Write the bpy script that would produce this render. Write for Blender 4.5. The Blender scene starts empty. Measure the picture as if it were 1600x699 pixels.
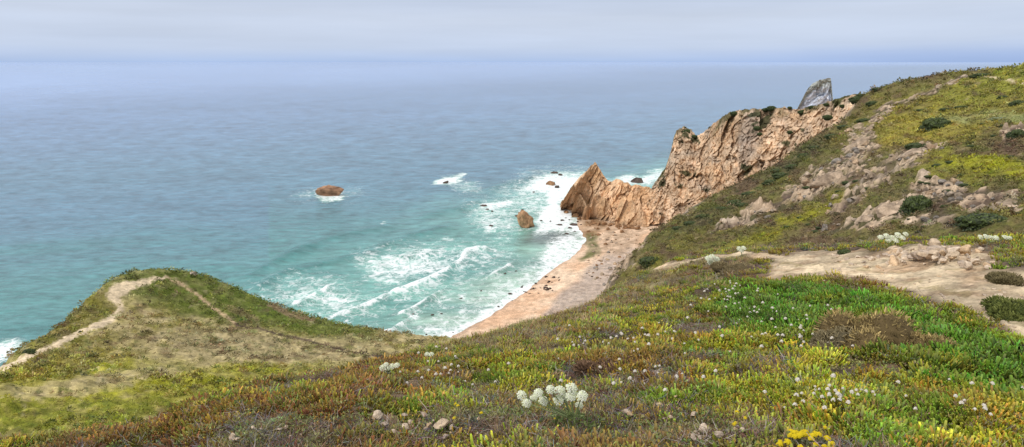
import bpy, bmesh, math, random
import numpy as np
from mathutils import Vector

random.seed(7)
RNG = np.random.default_rng(11)
sc = bpy.context.scene
COLL = sc.collection

# ------------------------------------------------------------------ camera model
W, H, F = 1600.0, 699.0, 1000.0
TH = math.atan(252.5 / F)
CT, ST = math.cos(TH), math.sin(TH)
ZC = 100.0


def rayd(px, py):
    u = (np.asarray(px, float) - W / 2) / F
    t = (H / 2 - np.asarray(py, float)) / F
    return u, CT + t * ST, -ST + t * CT


def P(px, py, r):
    """point at horizontal range r seen in that direction"""
    u, y, z = rayd(px, py)
    k = r / np.hypot(u, y)
    return np.stack([u * k, y * k, ZC + z * k], -1)


def S(px, py, zz=0.0):
    """point on the horizontal plane zz"""
    u, y, z = rayd(px, py)
    k = (zz - ZC) / z
    return np.stack([u * k, y * k, np.full(np.shape(k), zz)], -1)


def proj(x, y, z):
    d = y * CT - (z - ZC) * ST
    d = np.maximum(d, 1e-3)
    return W / 2 + F * x / d, H / 2 - F * (y * ST + (z - ZC) * CT) / d


# ------------------------------------------------------------------ noise
_perm = np.random.default_rng(3).permutation(256)
_perm = np.concatenate([_perm, _perm, _perm])
_g3 = np.random.default_rng(4).normal(size=(256, 3))
_g3 /= np.linalg.norm(_g3, axis=1)[:, None]


def pn(x, y, z=0.0):
    x, y, z = np.broadcast_arrays(np.asarray(x, float), np.asarray(y, float), np.asarray(z, float))
    xi, yi, zi = np.floor(x).astype(int), np.floor(y).astype(int), np.floor(z).astype(int)
    xf, yf, zf = x - xi, y - yi, z - zi
    f = lambda t: t * t * t * (t * (t * 6 - 15) + 10)
    u, v, w = f(xf), f(yf), f(zf)
    out = 0
    for i in (0, 1):
        for j in (0, 1):
            for k in (0, 1):
                h = _perm[_perm[_perm[(xi + i) & 255] + ((yi + j) & 255)] + ((zi + k) & 255)]
                g = _g3[h]
                d = g[..., 0] * (xf - i) + g[..., 1] * (yf - j) + g[..., 2] * (zf - k)
                out = out + d * (u if i else 1 - u) * (v if j else 1 - v) * (w if k else 1 - w)
    return out * 1.5


def fbm(x, y, z=0.0, o=4, g=0.5, l=2.03):
    a, s, n = 1.0, 0.0, 0.0
    for i in range(o):
        s = s + a * pn(x * l ** i + 17.3 * i, y * l ** i - 9.1 * i, z * l ** i + 5.7 * i)
        n += a
        a *= g
    return s / n


def ridged(x, y, z=0.0, o=4):
    a, s, n = 1.0, 0.0, 0.0
    for i in range(o):
        s = s + a * (1 - np.abs(pn(x * 2.03 ** i + 31 * i, y * 2.03 ** i, z * 2.03 ** i - 7 * i)) * 2)
        n += a
        a *= 0.5
    return s / n


def cell(x, y, z):
    """worley: distance to nearest feature, and a random value per cell"""
    xi, yi, zi = np.floor(x).astype(int), np.floor(y).astype(int), np.floor(z).astype(int)
    best = np.full(x.shape, 9.0)
    sec = np.full(x.shape, 9.0)
    val = np.zeros(x.shape)
    for i in (-1, 0, 1):
        for j in (-1, 0, 1):
            for k in (-1, 0, 1):
                h = _perm[_perm[_perm[(xi + i) & 255] + ((yi + j) & 255)] + ((zi + k) & 255)]
                o = _g3[h] * 0.45 + 0.5
                d = np.sqrt((xi + i + o[..., 0] - x) ** 2 + (yi + j + o[..., 1] - y) ** 2 + (zi + k + o[..., 2] - z) ** 2)
                c = d < best
                sec = np.where(c, best, np.minimum(sec, d))
                val = np.where(c, h / 255.0, val)
                best = np.where(c, d, best)
    return best, sec - best, val


def facet(x, y, z, k=1.1):
    """broken-rock relief: every worley cell is a plane with its own tilt and height"""
    x, y, z = np.broadcast_arrays(x, y, z)
    xi, yi, zi = np.floor(x).astype(int), np.floor(y).astype(int), np.floor(z).astype(int)
    best = np.full(x.shape, 9.0)
    out = np.zeros(x.shape)
    val = np.zeros(x.shape)
    for i in (-1, 0, 1):
        for j in (-1, 0, 1):
            for m in (-1, 0, 1):
                h = _perm[_perm[_perm[(xi + i) & 255] + ((yi + j) & 255)] + ((zi + m) & 255)]
                o = _g3[h] * 0.45 + 0.5
                dx, dy, dz = x - xi - i - o[..., 0], y - yi - j - o[..., 1], z - zi - m - o[..., 2]
                d = np.abs(dx) ** 1.5 + np.abs(dy) ** 1.5 + np.abs(dz) ** 1.5
                c = d < best
                g = _g3[(h + 91) & 255]
                out = np.where(c, (g[..., 0] * dx + g[..., 1] * dy + g[..., 2] * dz) * k + h / 255.0 - .5, out)
                val = np.where(c, h / 255.0, val)
                best = np.where(c, d, best)
    return out, val


def ss(a, b, x):
    t = np.clip((x - a) / (b - a), 0, 1)
    return t * t * (3 - 2 * t)


def mix(a, b, t):
    t = np.asarray(t)[..., None]
    return np.asarray(a) * (1 - t) + np.asarray(b) * t


def seg_d(px, py, pts):
    """distance to a polyline, and the parameter (0..n-1) of the nearest spot"""
    best = np.full(px.shape, 1e9)
    par = np.zeros(px.shape)
    for i in range(len(pts) - 1):
        ax, ay = pts[i][:2]
        bx, by = pts[i + 1][:2]
        dx, dy = bx - ax, by - ay
        t = np.clip(((px - ax) * dx + (py - ay) * dy) / (dx * dx + dy * dy + 1e-9), 0, 1)
        d = np.hypot(px - ax - t * dx, py - ay - t * dy)
        c = d < best
        best = np.where(c, d, best)
        par = np.where(c, i + t, par)
    return best, par


def sdf(px, py, pts):
    """signed distance to a closed polygon, negative inside"""
    d, _ = seg_d(px, py, list(pts) + [pts[0]])
    ins = np.zeros(px.shape, bool)
    n = len(pts)
    for i in range(n):
        ax, ay = pts[i]
        bx, by = pts[(i + 1) % n]
        c = (ay > py) != (by > py)
        xx = ax + (py - ay) * (bx - ax) / ((by - ay) if by != ay else 1e-9)
        ins ^= c & (px < xx)
    return np.where(ins, -d, d)


def ell(px, py, cx, cy, rx, ry, rot=0.0, soft=0.35):
    c, s = math.cos(math.radians(rot)), math.sin(math.radians(rot))
    a = ((px - cx) * c + (py - cy) * s) / rx
    b = (-(px - cx) * s + (py - cy) * c) / ry
    return 1 - ss(1 - soft, 1 + soft, np.hypot(a, b))


# ------------------------------------------------------------------ mesh helpers
def mk_mesh(name, V, faces, col=None, smooth=True, extra=None):
    V = np.asarray(V, np.float32)
    me = bpy.data.meshes.new(name)
    me.vertices.add(len(V))
    me.vertices.foreach_set('co', V.ravel())
    loops = np.concatenate([f.ravel() for f in faces]).astype(np.int32)
    tot = np.concatenate([np.full(len(f), f.shape[1], np.int32) for f in faces])
    start = np.concatenate([[0], np.cumsum(tot)[:-1]]).astype(np.int32)
    me.loops.add(len(loops))
    me.loops.foreach_set('vertex_index', loops)
    me.polygons.add(len(tot))
    me.polygons.foreach_set('loop_start', start)
    if smooth:
        me.polygons.foreach_set('use_smooth', np.ones(len(tot), bool))
    else:
        me.polygons.foreach_set('use_smooth', np.zeros(len(tot), bool))
    me.update(calc_edges=True)
    if col is not None:
        c4 = np.ones((len(V), 4), np.float32)
        c4[:, :3] = np.clip(col, 0, 1)
        at = me.color_attributes.new('Col', 'FLOAT_COLOR', 'POINT')
        at.data.foreach_set('color', c4.ravel())
    for k, v in (extra or {}).items():
        at = me.attributes.new(k, 'FLOAT', 'POINT')
        at.data.foreach_set('value', np.asarray(v, np.float32).ravel())
    return me


def grid_faces(nu, nv, wrap=False):
    i = np.arange(nu if wrap else nu - 1)[:, None]
    j = np.arange(nv - 1)[None, :]
    i2 = (i + 1) % nu
    q = np.stack([i * nv + j, i2 * nv + j, i2 * nv + j + 1, i * nv + j + 1], -1)
    return q.reshape(-1, 4)


def add(name, me, mat, parent=None):
    if mat is not None and not me.materials:
        me.materials.append(mat)
    o = bpy.data.objects.new(name, me)
    COLL.objects.link(o)
    if parent:
        o.parent = parent
    return o


def tag(o, label=None, cat=None, group=None, kind=None):
    if label:
        o['label'] = label
    if cat:
        o['category'] = cat
    if group:
        o['group'] = group
    if kind:
        o['kind'] = kind
    return o


def empty(name, loc, label, cat, group=None, rz=0.0):
    o = bpy.data.objects.new(name, None)
    COLL.objects.link(o)
    o.location = loc
    o.rotation_euler = (0, 0, rz)
    o.empty_display_size = 0.05
    return tag(o, label, cat, group)


# ------------------------------------------------------------------ materials
def new_mat(name):
    m = bpy.data.materials.new(name)
    m.use_nodes = True
    nt = m.node_tree
    nt.nodes.clear()
    out = nt.nodes.new('ShaderNodeOutputMaterial')
    b = nt.nodes.new('ShaderNodeBsdfPrincipled')
    nt.links.new(b.outputs[0], out.inputs[0])
    return m, nt, b, out


def nd(nt, typ, **kw):
    n = nt.nodes.new(typ)
    for k, v in kw.items():
        if k.startswith('i_'):
            key = k[2:]
            key = int(key) if key.isdigit() else key.replace('_', ' ')
            n.inputs[key].default_value = v
        else:
            setattr(n, k, v)
    return n


def mulcol(nt, a, b, fac=1.0):
    n = nt.nodes.new('ShaderNodeMix')
    n.data_type = 'RGBA'
    n.blend_type = 'MULTIPLY'
    n.inputs[0].default_value = fac
    nt.links.new(a, n.inputs[6])
    nt.links.new(b, n.inputs[7])
    return n.outputs[2]


def ramp(nt, fac, stops):
    n = nt.nodes.new('ShaderNodeValToRGB')
    el = n.color_ramp.elements
    while len(el) < len(stops):
        el.new(0.5)
    for e, (p, c) in zip(el, stops):
        e.position = p
        e.color = (c, c, c, 1) if not isinstance(c, tuple) else (*c, 1)
    nt.links.new(fac, n.inputs[0])
    return n.outputs[0]


def surf_mat(name, scales, bump, dist, rough=0.95, lo=0.55, hi=1.45, voro=None):
    """attribute colour, broken up by noise at several sizes, with matching bump"""
    m, nt, b, out = new_mat(name)
    L = nt.links
    tc = nd(nt, 'ShaderNodeTexCoord')
    at = nd(nt, 'ShaderNodeAttribute', attribute_name='Col')
    c = at.outputs['Color']
    hsum = None
    for i, s in enumerate(scales):
        n = nd(nt, 'ShaderNodeTexNoise', i_Scale=s, i_Detail=5.0, i_Roughness=0.65)
        L.new(tc.outputs['Object'], n.inputs['Vector'])
        c = mulcol(nt, c, ramp(nt, n.outputs[0], [(0.28, lo), (0.5, 1.0), (0.74, hi)]))
        ml = nd(nt, 'ShaderNodeMath', operation='MULTIPLY', i_1=1.0 / (1 + i))
        L.new(n.outputs[0], ml.inputs[0])
        if hsum is None:
            hsum = ml.outputs[0]
        else:
            ad = nd(nt, 'ShaderNodeMath', operation='ADD')
            L.new(hsum, ad.inputs[0])
            L.new(ml.outputs[0], ad.inputs[1])
            hsum = ad.outputs[0]
    if voro:
        v = nd(nt, 'ShaderNodeTexVoronoi', feature='DISTANCE_TO_EDGE', i_Scale=voro)
        wn = nd(nt, 'ShaderNodeTexNoise', i_Scale=voro * 0.8, i_Detail=4.0)
        L.new(tc.outputs['Object'], wn.inputs['Vector'])
        vm = nd(nt, 'ShaderNodeVectorMath', operation='MULTIPLY_ADD')
        vm.inputs[1].default_value = (1.6 / voro,) * 3
        L.new(wn.outputs['Color'], vm.inputs[0])
        L.new(tc.outputs['Object'], vm.inputs[2])
        L.new(vm.outputs[0], v.inputs['Vector'])
        c = mulcol(nt, c, ramp(nt, v.outputs[0], [(0.0, 0.42), (0.05, 0.8), (0.16, 1.0)]))
        ad = nd(nt, 'ShaderNodeMath', operation='ADD')
        mn = nd(nt, 'ShaderNodeMath', operation='MINIMUM', i_1=0.25)
        L.new(v.outputs[0], mn.inputs[0])
        L.new(hsum, ad.inputs[0])
        L.new(mn.outputs[0], ad.inputs[1])
        hsum = ad.outputs[0]
    bp = nd(nt, 'ShaderNodeBump', i_Strength=bump, i_Distance=dist)
    L.new(hsum, bp.inputs['Height'])
    L.new(bp.outputs[0], b.inputs['Normal'])
    L.new(c, b.inputs['Base Color'])
    b.inputs['Roughness'].default_value = rough
    b.inputs['Specular IOR Level'].default_value = 0.15
    return m


def leaf_mat(name, trans=0.25, rough=0.6, spec=0.25):
    m, nt, b, out = new_mat(name)
    L = nt.links
    at = nd(nt, 'ShaderNodeAttribute', attribute_name='Col')
    L.new(at.outputs['Color'], b.inputs['Base Color'])
    b.inputs['Roughness'].default_value = rough
    b.inputs['Specular IOR Level'].default_value = spec
    tr = nd(nt, 'ShaderNodeBsdfTranslucent')
    L.new(at.outputs['Color'], tr.inputs[0])
    mx = nd(nt, 'ShaderNodeMixShader', i_0=trans)
    L.new(b.outputs[0], mx.inputs[1])
    L.new(tr.outputs[0], mx.inputs[2])
    L.new(mx.outputs[0], out.inputs[0])
    return m


M_GROUND = surf_mat('ground_cover_soil', [0.35, 2.2, 14.0], 0.55, 0.25, lo=0.62, hi=1.4)
M_ROCK = surf_mat('cliff_rock', [0.15, 0.7, 2.6], 0.9, 1.3, lo=0.68, hi=1.32)
M_STONE = surf_mat('stone', [1.5, 6.0, 20.0], 0.5, 0.04, lo=0.78, hi=1.25)
M_SEAROCK = surf_mat('sea_rock', [0.4, 1.8, 6.0], 0.8, 0.6, rough=0.8, lo=0.65, hi=1.35)
M_LEAF = leaf_mat('leaf', 0.22, 0.5, 0.3)
M_DRY = leaf_mat('dry_stem', 0.12, 0.9, 0.1)
M_PETAL = leaf_mat('petal', 0.35, 0.8, 0.1)

# ------------------------------------------------------------------ terrain: control points (px, py, range) or ('z', px, range, z)


def ctl(pts):
    out = []
    for p in pts:
        if p[0] == 'z':
            _, px, r, z = p
            a = math.atan2((px - 800) / F, 0.95)
            out.append((a, math.log(r), (ZC - z) / r))
        else:
            q = P(*p)
            out.append((math.atan2(q[0], q[1]), math.log(p[2]), (ZC - q[2]) / p[2]))
    return np.array(out)


NEAR = ctl([
    (-150, 699, 5.5), (100, 699, 4.4), (250, 699, 3.5), (400, 699, 2.9), (800, 699, 2.5), (1200, 699, 2.6), (1600, 699, 3.1), (1800, 699, 3.6),
    (250, 669, 4.6), (380, 615, 5.8), (500, 620, 4.0), (560, 580, 6.2), (860, 620, 3.4), (1200, 620, 3.3), (1600, 620, 4.0), (1800, 600, 4.6),
    (700, 600, 4.2), (800, 550, 5.0), (1200, 550, 4.4), (1600, 550, 5.2), (690, 551, 7.5), (830, 509, 9.5), (760, 530, 8.6), (1000, 500, 7.2), (1200, 500, 5.7),
    (1400, 500, 6.0), (950, 456, 13.5), (1060, 450, 10.0), (1200, 450, 8.0), (1400, 450, 7.8), (1600, 480, 6.8), (1020, 427, 16.5), (1100, 406, 18.0), (1200, 391, 14.5),
    (1300, 392, 12.0), (1400, 392, 11.0), (1500, 390, 10.5), (1600, 385, 10.0), (1800, 380, 11), (1400, 425, 9.2), (1600, 430, 8.3),
    (1400, 376, 13.0), (1500, 374, 12.5), (1600, 372, 12.0),
    ('z', 800, 1.0, 98.5), ('z', 300, 1.0, 98.4), ('z', 1400, 1.0, 98.6), ('z', 800, 0.3, 98.5), ('z', -200, 1.5, 98.0), ('z', 1900, 1.5, 98.7),
    ('z', -300, 12, 90), ('z', -100, 9, 92.6), ('z', 100, 9, 92.4), ('z', 380, 11, 91.5), ('z', 560, 12, 91.5), ('z', 690, 16, 89),
    ('z', 830, 18, 88), ('z', 950, 24, 86), ('z', 1100, 32, 84), ('z', 1250, 26, 88), ('z', 1400, 24, 90.5), ('z', 1600, 22, 92), ('z', 1900, 22, 93),
    ('z', -200, 60, 50), ('z', 400, 60, 40), ('z', 800, 60, 30), ('z', 1100, 80, 30), ('z', 1500, 80, 40), ('z', 1900, 80, 45),
    ('z', 0, 400, -300), ('z', 800, 400, -300), ('z', 1600, 400, -300),
])
KNOLL = ctl([
    (-40, 600, 62), (0, 569, 70), (30, 546, 76), (100, 500, 92), (70, 523, 84), (120, 484, 99), (150, 459, 106), (180, 446, 113), (215, 446, 118), (270, 440, 125), (330, 447, 124), (370, 460, 122),
    (430, 485, 120), (520, 515, 117), (600, 526, 112), (660, 531, 108), (720, 534, 104), (780, 530, 100),
    (0, 585, 55), (180, 500, 90), (300, 500, 95), (400, 520, 90), (500, 560, 70), (300, 580, 55), (100, 640, 34), (0, 640, 34), (550, 558, 66), (620, 545, 82),
    (200, 550, 66), (-150, 640, 34), (-150, 699, 22), (60, 690, 24), (300, 630, 36), (450, 585, 54), (90, 530, 76), (120, 560, 62), (700, 545, 86),
    ('z', -250, 30, 80), ('z', -150, 70, 60), ('z', -150, 130, -5), ('z', 0, 100, 30), ('z', 0, 140, -10), ('z', 150, 135, 34), ('z', 150, 180, -10), ('z', 270, 150, 36), ('z', 270, 195, -10),
    ('z', 370, 145, 32), ('z', 370, 185, -10), ('z', 520, 138, 30), ('z', 520, 175, -8), ('z', 660, 130, 32), ('z', 660, 175, -4), ('z', 780, 130, 34), ('z', 780, 180, 0),
    ('z', 950, 70, 55), ('z', 950, 130, 10), ('z', 950, 200, -10), ('z', 1200, 70, 40), ('z', 1200, 200, -30), ('z', 1600, 100, -20), ('z', 1600, 20, 70), ('z', 1000, 20, 80),
    ('z', 300, 12, 89), ('z', 300, 4, 94), ('z', 800, 4, 90), ('z', 0, 600, -300), ('z', 800, 600, -300), ('z', 1600, 600, -300), ('z', -300, 400, -200),
])
HILL = ctl([
    (1050, 350, 205), (1000, 400, 135), (1100, 400, 80), (950, 436, 95), (975, 408, 125), (1200, 350, 112), (1200, 300, 172), (1200, 268, 232), (1270, 215, 268),
    (1130, 300, 232), (1060, 338, 240), (1100, 318, 236), (1330, 185, 290), (1340, 147, 338), (1370, 138, 342), (1400, 134, 345), (1450, 123, 345), (1520, 113, 335), (1575, 106, 315), (1640, 101, 300), (1800, 60, 280),
    (1130, 380, 90), (1250, 370, 72), (1400, 350, 52), (1400, 300, 80), (1400, 250, 122), (1400, 200, 192), (1400, 165, 280), (1300, 250, 172), (1300, 300, 110), (1300, 350, 70),
    (1600, 350, 36), (1600, 300, 54), (1600, 250, 84), (1600, 200, 130), (1600, 150, 195), (1500, 300, 64), (1500, 250, 98), (1500, 200, 155), (1500, 150, 240), (1350, 385, 48), (1500, 372, 36),
    (1800, 300, 45), (1800, 200, 110), (1000, 385, 160), (1010, 360, 205),
    ('z', 900, 60, 62), ('z', 880, 110, 32), ('z', 870, 200, -10), ('z', 930, 180, 8), ('z', 960, 240, 6), ('z', 990, 300, 8), ('z', 1040, 330, 8), ('z', 1120, 330, 16), ('z', 1200, 330, 24), ('z', 1290, 400, 40),
    ('z', 1340, 420, 50), ('z', 1450, 430, 60), ('z', 1600, 420, 70), ('z', 1350, 600, -30), ('z', 1600, 600, -30), ('z', 1100, 450, -20), ('z', 960, 400, -5), ('z', 800, 260, -20), ('z', 700, 120, -20),
    ('z', 500, 60, 20), ('z', 300, 120, -60), ('z', 0, 60, 10), ('z', 600, 25, 70), ('z', 1000, 25, 82), ('z', 1300, 25, 88), ('z', 1600, 18, 90), ('z', 1200, 5, 92), ('z', 600, 5, 88),
    ('z', 0, 900, -400), ('z', 800, 900, -400), ('z', 1600, 900, -150),
])


def rbf(C, a, l):
    k = 1.6
    X = np.stack([C[:, 0] * k, C[:, 1]], 1)
    n = len(X)
    D = np.hypot(X[:, None, 0] - X[None, :, 0], X[:, None, 1] - X[None, :, 1])
    A = np.zeros((n + 3, n + 3))
    A[:n, :n] = D + np.eye(n) * -1e-3
    A[:n, n] = 1
    A[:n, n + 1:] = X
    A[n:, :n] = A[:n, n:].T
    w = np.linalg.solve(A, np.concatenate([C[:, 2], [0, 0, 0]]))
    out = w[n] + w[n + 1] * a * k + w[n + 2] * l
    for i in range(n):
        out = out + w[i] * np.hypot(a * k - X[i, 0], l - X[i, 1])
    return out


NA, NR = 900, 900
A0, A1 = math.radians(-64), math.radians(64)
L0, L1 = math.log(0.25), math.log(720.0)
aa = np.linspace(A0, A1, NA)
# radial spacing: coarse under the feet, even in log range beyond 1.6 m
ll = np.concatenate([np.linspace(L0, math.log(1.6), 40), np.linspace(math.log(1.6), L1, NR - 39)[1:]])
AG, LG = np.meshgrid(aa, ll, indexing='ij')
RG = np.exp(LG)
XG, YG = RG * np.sin(AG), RG * np.cos(AG)


def smooth2(T, n):
    for _ in range(n):
        T = np.pad(T, 1, mode='edge')
        T = (T[:-2, 1:-1] + 2 * T[1:-1, 1:-1] + T[2:, 1:-1]) / 4
        T = np.pad(T, 1, mode='edge')
        T = (T[1:-1, :-2] + 2 * T[1:-1, 1:-1] + T[1:-1, 2:]) / 4
    return T


# work out the sheets on a coarser grid, then refine
ca, cl = np.linspace(A0, A1, 300), np.linspace(L0, L1, 330)
CA, CL = np.meshgrid(ca, cl, indexing='ij')


def refine(T):
    fi = (AG - A0) / (A1 - A0) * 299
    fj = (LG - L0) / (L1 - L0) * 329
    i, j = np.clip(fi.astype(int), 0, 298), np.clip(fj.astype(int), 0, 328)
    u, v = fi - i, fj - j
    return (T[i, j] * (1 - u) + T[i + 1, j] * u) * (1 - v) + (T[i, j + 1] * (1 - u) + T[i + 1, j + 1] * u) * v


SH = [ZC - refine(smooth2(rbf(C, CA, CL), 1)) * RG for C in (NEAR, KNOLL, HILL)]

# beach and sea bed: height from the waterline
SHORE_PX = [(640, 560), (700, 530), (716, 522), (760, 496), (800, 470), (835, 443), (862, 422), (890, 402), (908, 388), (914, 376), (908, 362), (900, 352), (905, 338), (930, 330), (1010, 322), (1100, 300), (1250, 240)]
SHORE = [tuple(S(*p)[:2]) for p in SHORE_PX]
LAND = SHORE + [(900, 700), (900, 0), (0, 0), (-60, 100)]
sd = sdf(XG, YG, LAND)
ZB = np.where(sd < 0, np.minimum(-sd * 0.075, 4.0 + (-sd - 53) * 0.02), -sd * 0.06)
ZB = np.clip(ZB, -6, 7)
SH.append(ZB)
ST4 = np.stack(SH)
SID = np.argmax(ST4, 0)
k = np.maximum(0.25, RG * 0.012)
mx = ST4.max(0)
ZG = mx + k * np.log(np.exp((ST4 - mx) / k).sum(0))
ZG = np.where(SID == 3, mx, np.maximum(mx, ZG - k * 0.35))

# pixel position of every ground vertex before detail, warped a little: where the colour zones lie
PX, PY = proj(XG, YG, ZG)
w1, w2 = fbm(PX / 55, PY / 30, 0.3, 4), fbm(PX / 55, PY / 30, 7.7, 4)
WX, WY = PX + 34 * w1, PY + 16 * w2
pN = fbm(PX / 26, PY / 11, 1.1, 5)      # patchiness
pM = fbm(PX / 120, PY / 42, 4.1, 3)
wN = fbm(XG * 0.9, YG * 0.9, 2.0, 4)

near, knoll, hill, beach = (SID == i for i in range(4))

# --- rocky ground on the hillside (in the picture's frame: centre, radii, tilt)
ROCKZ = [(1300, 272, 70, 22, -28), (1345, 225, 30, 26, 0), (1390, 265, 70, 16, -32), (1325, 310, 45, 14, -30), (1385, 335, 55, 14, -25), (1440, 240, 45, 10, -20),
         (1520, 315, 90, 16, 4), (1585, 212, 30, 10, -20), (1445, 147, 90, 5, -24), (1370, 190, 50, 6, -32), (1150, 345, 50, 9, -24), (1040, 335, 60, 18, -20), (1215, 325, 60, 9, -25),
         (1470, 295, 40, 14, 0), (1260, 300, 60, 10, -25), (955, 420, 35, 22, -50), (1330, 350, 60, 8, -14), (1480, 345, 60, 8, 0)]
rk = np.zeros_like(PX)
for z_ in ROCKZ:
    rk = np.maximum(rk, ell(WX, WY, *z_, soft=0.5))
rk = np.clip(rk * hill * (0.55 + 1.1 * ss(-0.25, 0.35, pN)), 0, 1) * (RG > 20)
# steep ground shows rock
gz_r = np.gradient(ZG, axis=1) / np.gradient(RG, axis=1)
gz_a = np.gradient(ZG, axis=0) / (np.gradient(AG, axis=0) * RG)
slope = np.hypot(gz_r, gz_a)
steep = ss(0.9, 1.5, slope) * (RG > 40) * (SID != 3)
rk = np.maximum(rk, steep * (0.75 + 0.5 * pN))

# --- relief
NPATH = [(1195, 438), (1205, 412), (1235, 396), (1330, 392), (1400, 398), (1500, 410), (1560, 418), (1660, 430), (1660, 560), (1600, 533), (1540, 500), (1450, 466), (1370, 442), (1290, 430)]
am = np.clip(RG * 0.006, 0.0, 1.5)
ZG = ZG + np.where(beach, 0.15, 1.0) * am * 0.8 * fbm(XG / (3 + RG * 0.1).clip(3, 18), YG / 9.0, 0.5, 4) * ss(8, 60, RG)
mask_n = 1 - ss(14, 40, RG)
_pf = facet(XG * 3.2, YG * 3.2, 0.5 + 0 * XG)[0]
_pg = facet(XG * 9, YG * 9, 2.5 + 0 * XG)[0]
pth0 = 1 - ss(-10, 6, sdf(PX, PY, NPATH))
ZG = ZG + mask_n * ss(1.5, 4, RG) * pth0 * (.018 * _pf + .012 * _pg + .04 * fbm(XG * 1.1, YG * 1.1, 8, 3))
ZG = ZG + mask_n * ((0.11 * fbm(XG * 1.3, YG * 1.3, 0.0, 4) + 0.075 * fbm(XG * 3.6, YG * 3.6, 3.0, 3)) * (1 - .75 * pth0)) * ss(0.5, 2, RG)
c1, c2, c3 = cell(XG * 0.34 + 0.8 * w1, YG * 0.34, ZG * 0.34)
e1, e2, e3 = cell(XG * 0.9 + 0.8 * w1, YG * 0.7, ZG * 0.9)
f_1 = facet(XG * .3 + w1, YG * .3, ZG * .3)[0]
f_2 = facet(XG * .95, YG * .95, ZG * .95)[0]
rr = ridged(XG * 0.11, YG * 0.11, ZG * 0.16, 5)
big = ss(.56, .64, c3) * ss(0.03, .2, c2)
sml = ss(.55, .61, e3) * ss(0.03, .2, e2) * (RG < 260)
bare = np.maximum(big, sml * .9)
ZG = ZG + rk * ss(25, 90, RG) * (big * (.1 + .9 * c3) + sml * .4 + rr * .3 + .9 * f_1 + .35 * f_2 - .6)
# mounds of ground cover on the slopes
soft = (1 - rk) * ss(20, 40, RG) * (SID != 3)
ZG = ZG + soft * 0.42 * np.abs(fbm(XG * 0.55, YG * 0.55, 0.0, 3)) * 2

# --- colour
col = np.zeros(XG.shape + (3,))
straw, olive, green, ygreen, brown, rust = (.37, .30, .15), (.21, .18, .05), (.095, .125, .018), (.27, .26, .02), (.12, .085, .05), (.17, .085, .035)
pathc, sandc = (.53, .425, .285), (.69, .52, .375)

# knoll
kc = mix(straw, olive, ss(-0.3, 0.35, pN + 0.4 * pM))
kc = mix(kc, green, np.clip(ell(WX, WY, 330, 462, 170, 42, 12) * (0.85 + 0.5 * pN), 0, 1))
kc = mix(kc, green, ell(WX, WY, 480, 500, 110, 24, 14) * 0.8)
kc = mix(kc, (.14, .13, .02), np.clip(ell(WX, WY, 105, 515, 95, 34, -32) * (0.8 + 0.7 * pN), 0, 1))
kc = mix(kc, ygreen, np.clip(ell(WX, WY, 150, 630, 320, 62, 0) * (0.85 + 0.9 * pN), 0, 1))
kc = mix(kc, ygreen, np.clip(ell(WX, WY, 470, 582, 120, 18, 0) * (0.7 + 0.9 * pN), 0, 1))
kc = mix(kc, (.08, .105, .018), np.clip(ell(WX, WY, 120, 655, 260, 30, -4) * (0.4 + 1.3 * pN), 0, 1))
kc = mix(kc, (.19, .16, .03), np.clip(ell(WX, WY, 90, 575, 120, 18, -14) * (0.6 + 0.9 * pN), 0, 1))
kc = mix(kc, (.31, .25, .135), np.clip(ell(WX, WY, 400, 548, 190, 26, 2) * (0.6 + 0.8 * pN), 0, 1))
kc = mix(kc, straw, np.clip(ell(WX, WY, 150, 600, 150, 12, -8) * (0.8 + 0.7 * pN), 0, 1))
kc = mix(kc, (.115, .075, .045), ss(0.12, 0.4, fbm(PX / 40, PY / 15, 9.1, 4)) * 0.6)
kc = mix(kc, (.10, .12, .02), ss(0.15, 0.4, fbm(PX / 30, PY / 12, 19.1, 4)) * 0.6)
kc = mix(kc, (.36, .30, .17), ss(0.2, 0.42, fbm(PX / 24, PY / 9, 29.1, 4)) * 0.6)
kc = mix(kc, (.05, .065, .016), ss(0.30, 0.45, fbm(PX / 17, PY / 8, 3.1, 3)) * 0.7)
for pts, wd, cc, st in (
        ([(-20, 592, 5), (0, 583, 5), (60, 553, 3.5), (120, 526, 4), (165, 505, 5.5), (188, 489, 4.5), (188, 477, 5), (178, 464, 10), (186, 453, 12), (215, 443, 5), (240, 437, 3), (262, 434, 1.5)], 1, pathc, 1),
        ([(262, 434, 1.5), (290, 448, 2.2), (318, 470, 2.5), (350, 495, 3), (370, 512, 2.5)], 1, (.44, .32, .19), 1),
        ([(370, 512, 1.5), (440, 525, 1.5), (520, 545, 1.8), (600, 560, 1.5)], 1, (.085, .06, .04), .9),
        ([(360, 484, 5), (400, 500, 5)], 1, (.22, .15, .09), .5),
        ([(420, 478, 3), (450, 492, 4), (490, 505, 3)], 1, (.27, .18, .11), .7)):
    _ff = fbm(PX / 4.5, PY / 3.5, 33, 3)
    d, pr = seg_d(PX + 5 * w1 + 3 * pN + 5 * _ff, PY + 4 * w2 + 3 * _ff, pts)
    wdt = np.interp(pr, range(len(pts)), [p[2] for p in pts])
    kc = mix(kc, cc, (1 - ss(0.7, 1.25, d / wdt)) * st)

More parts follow.
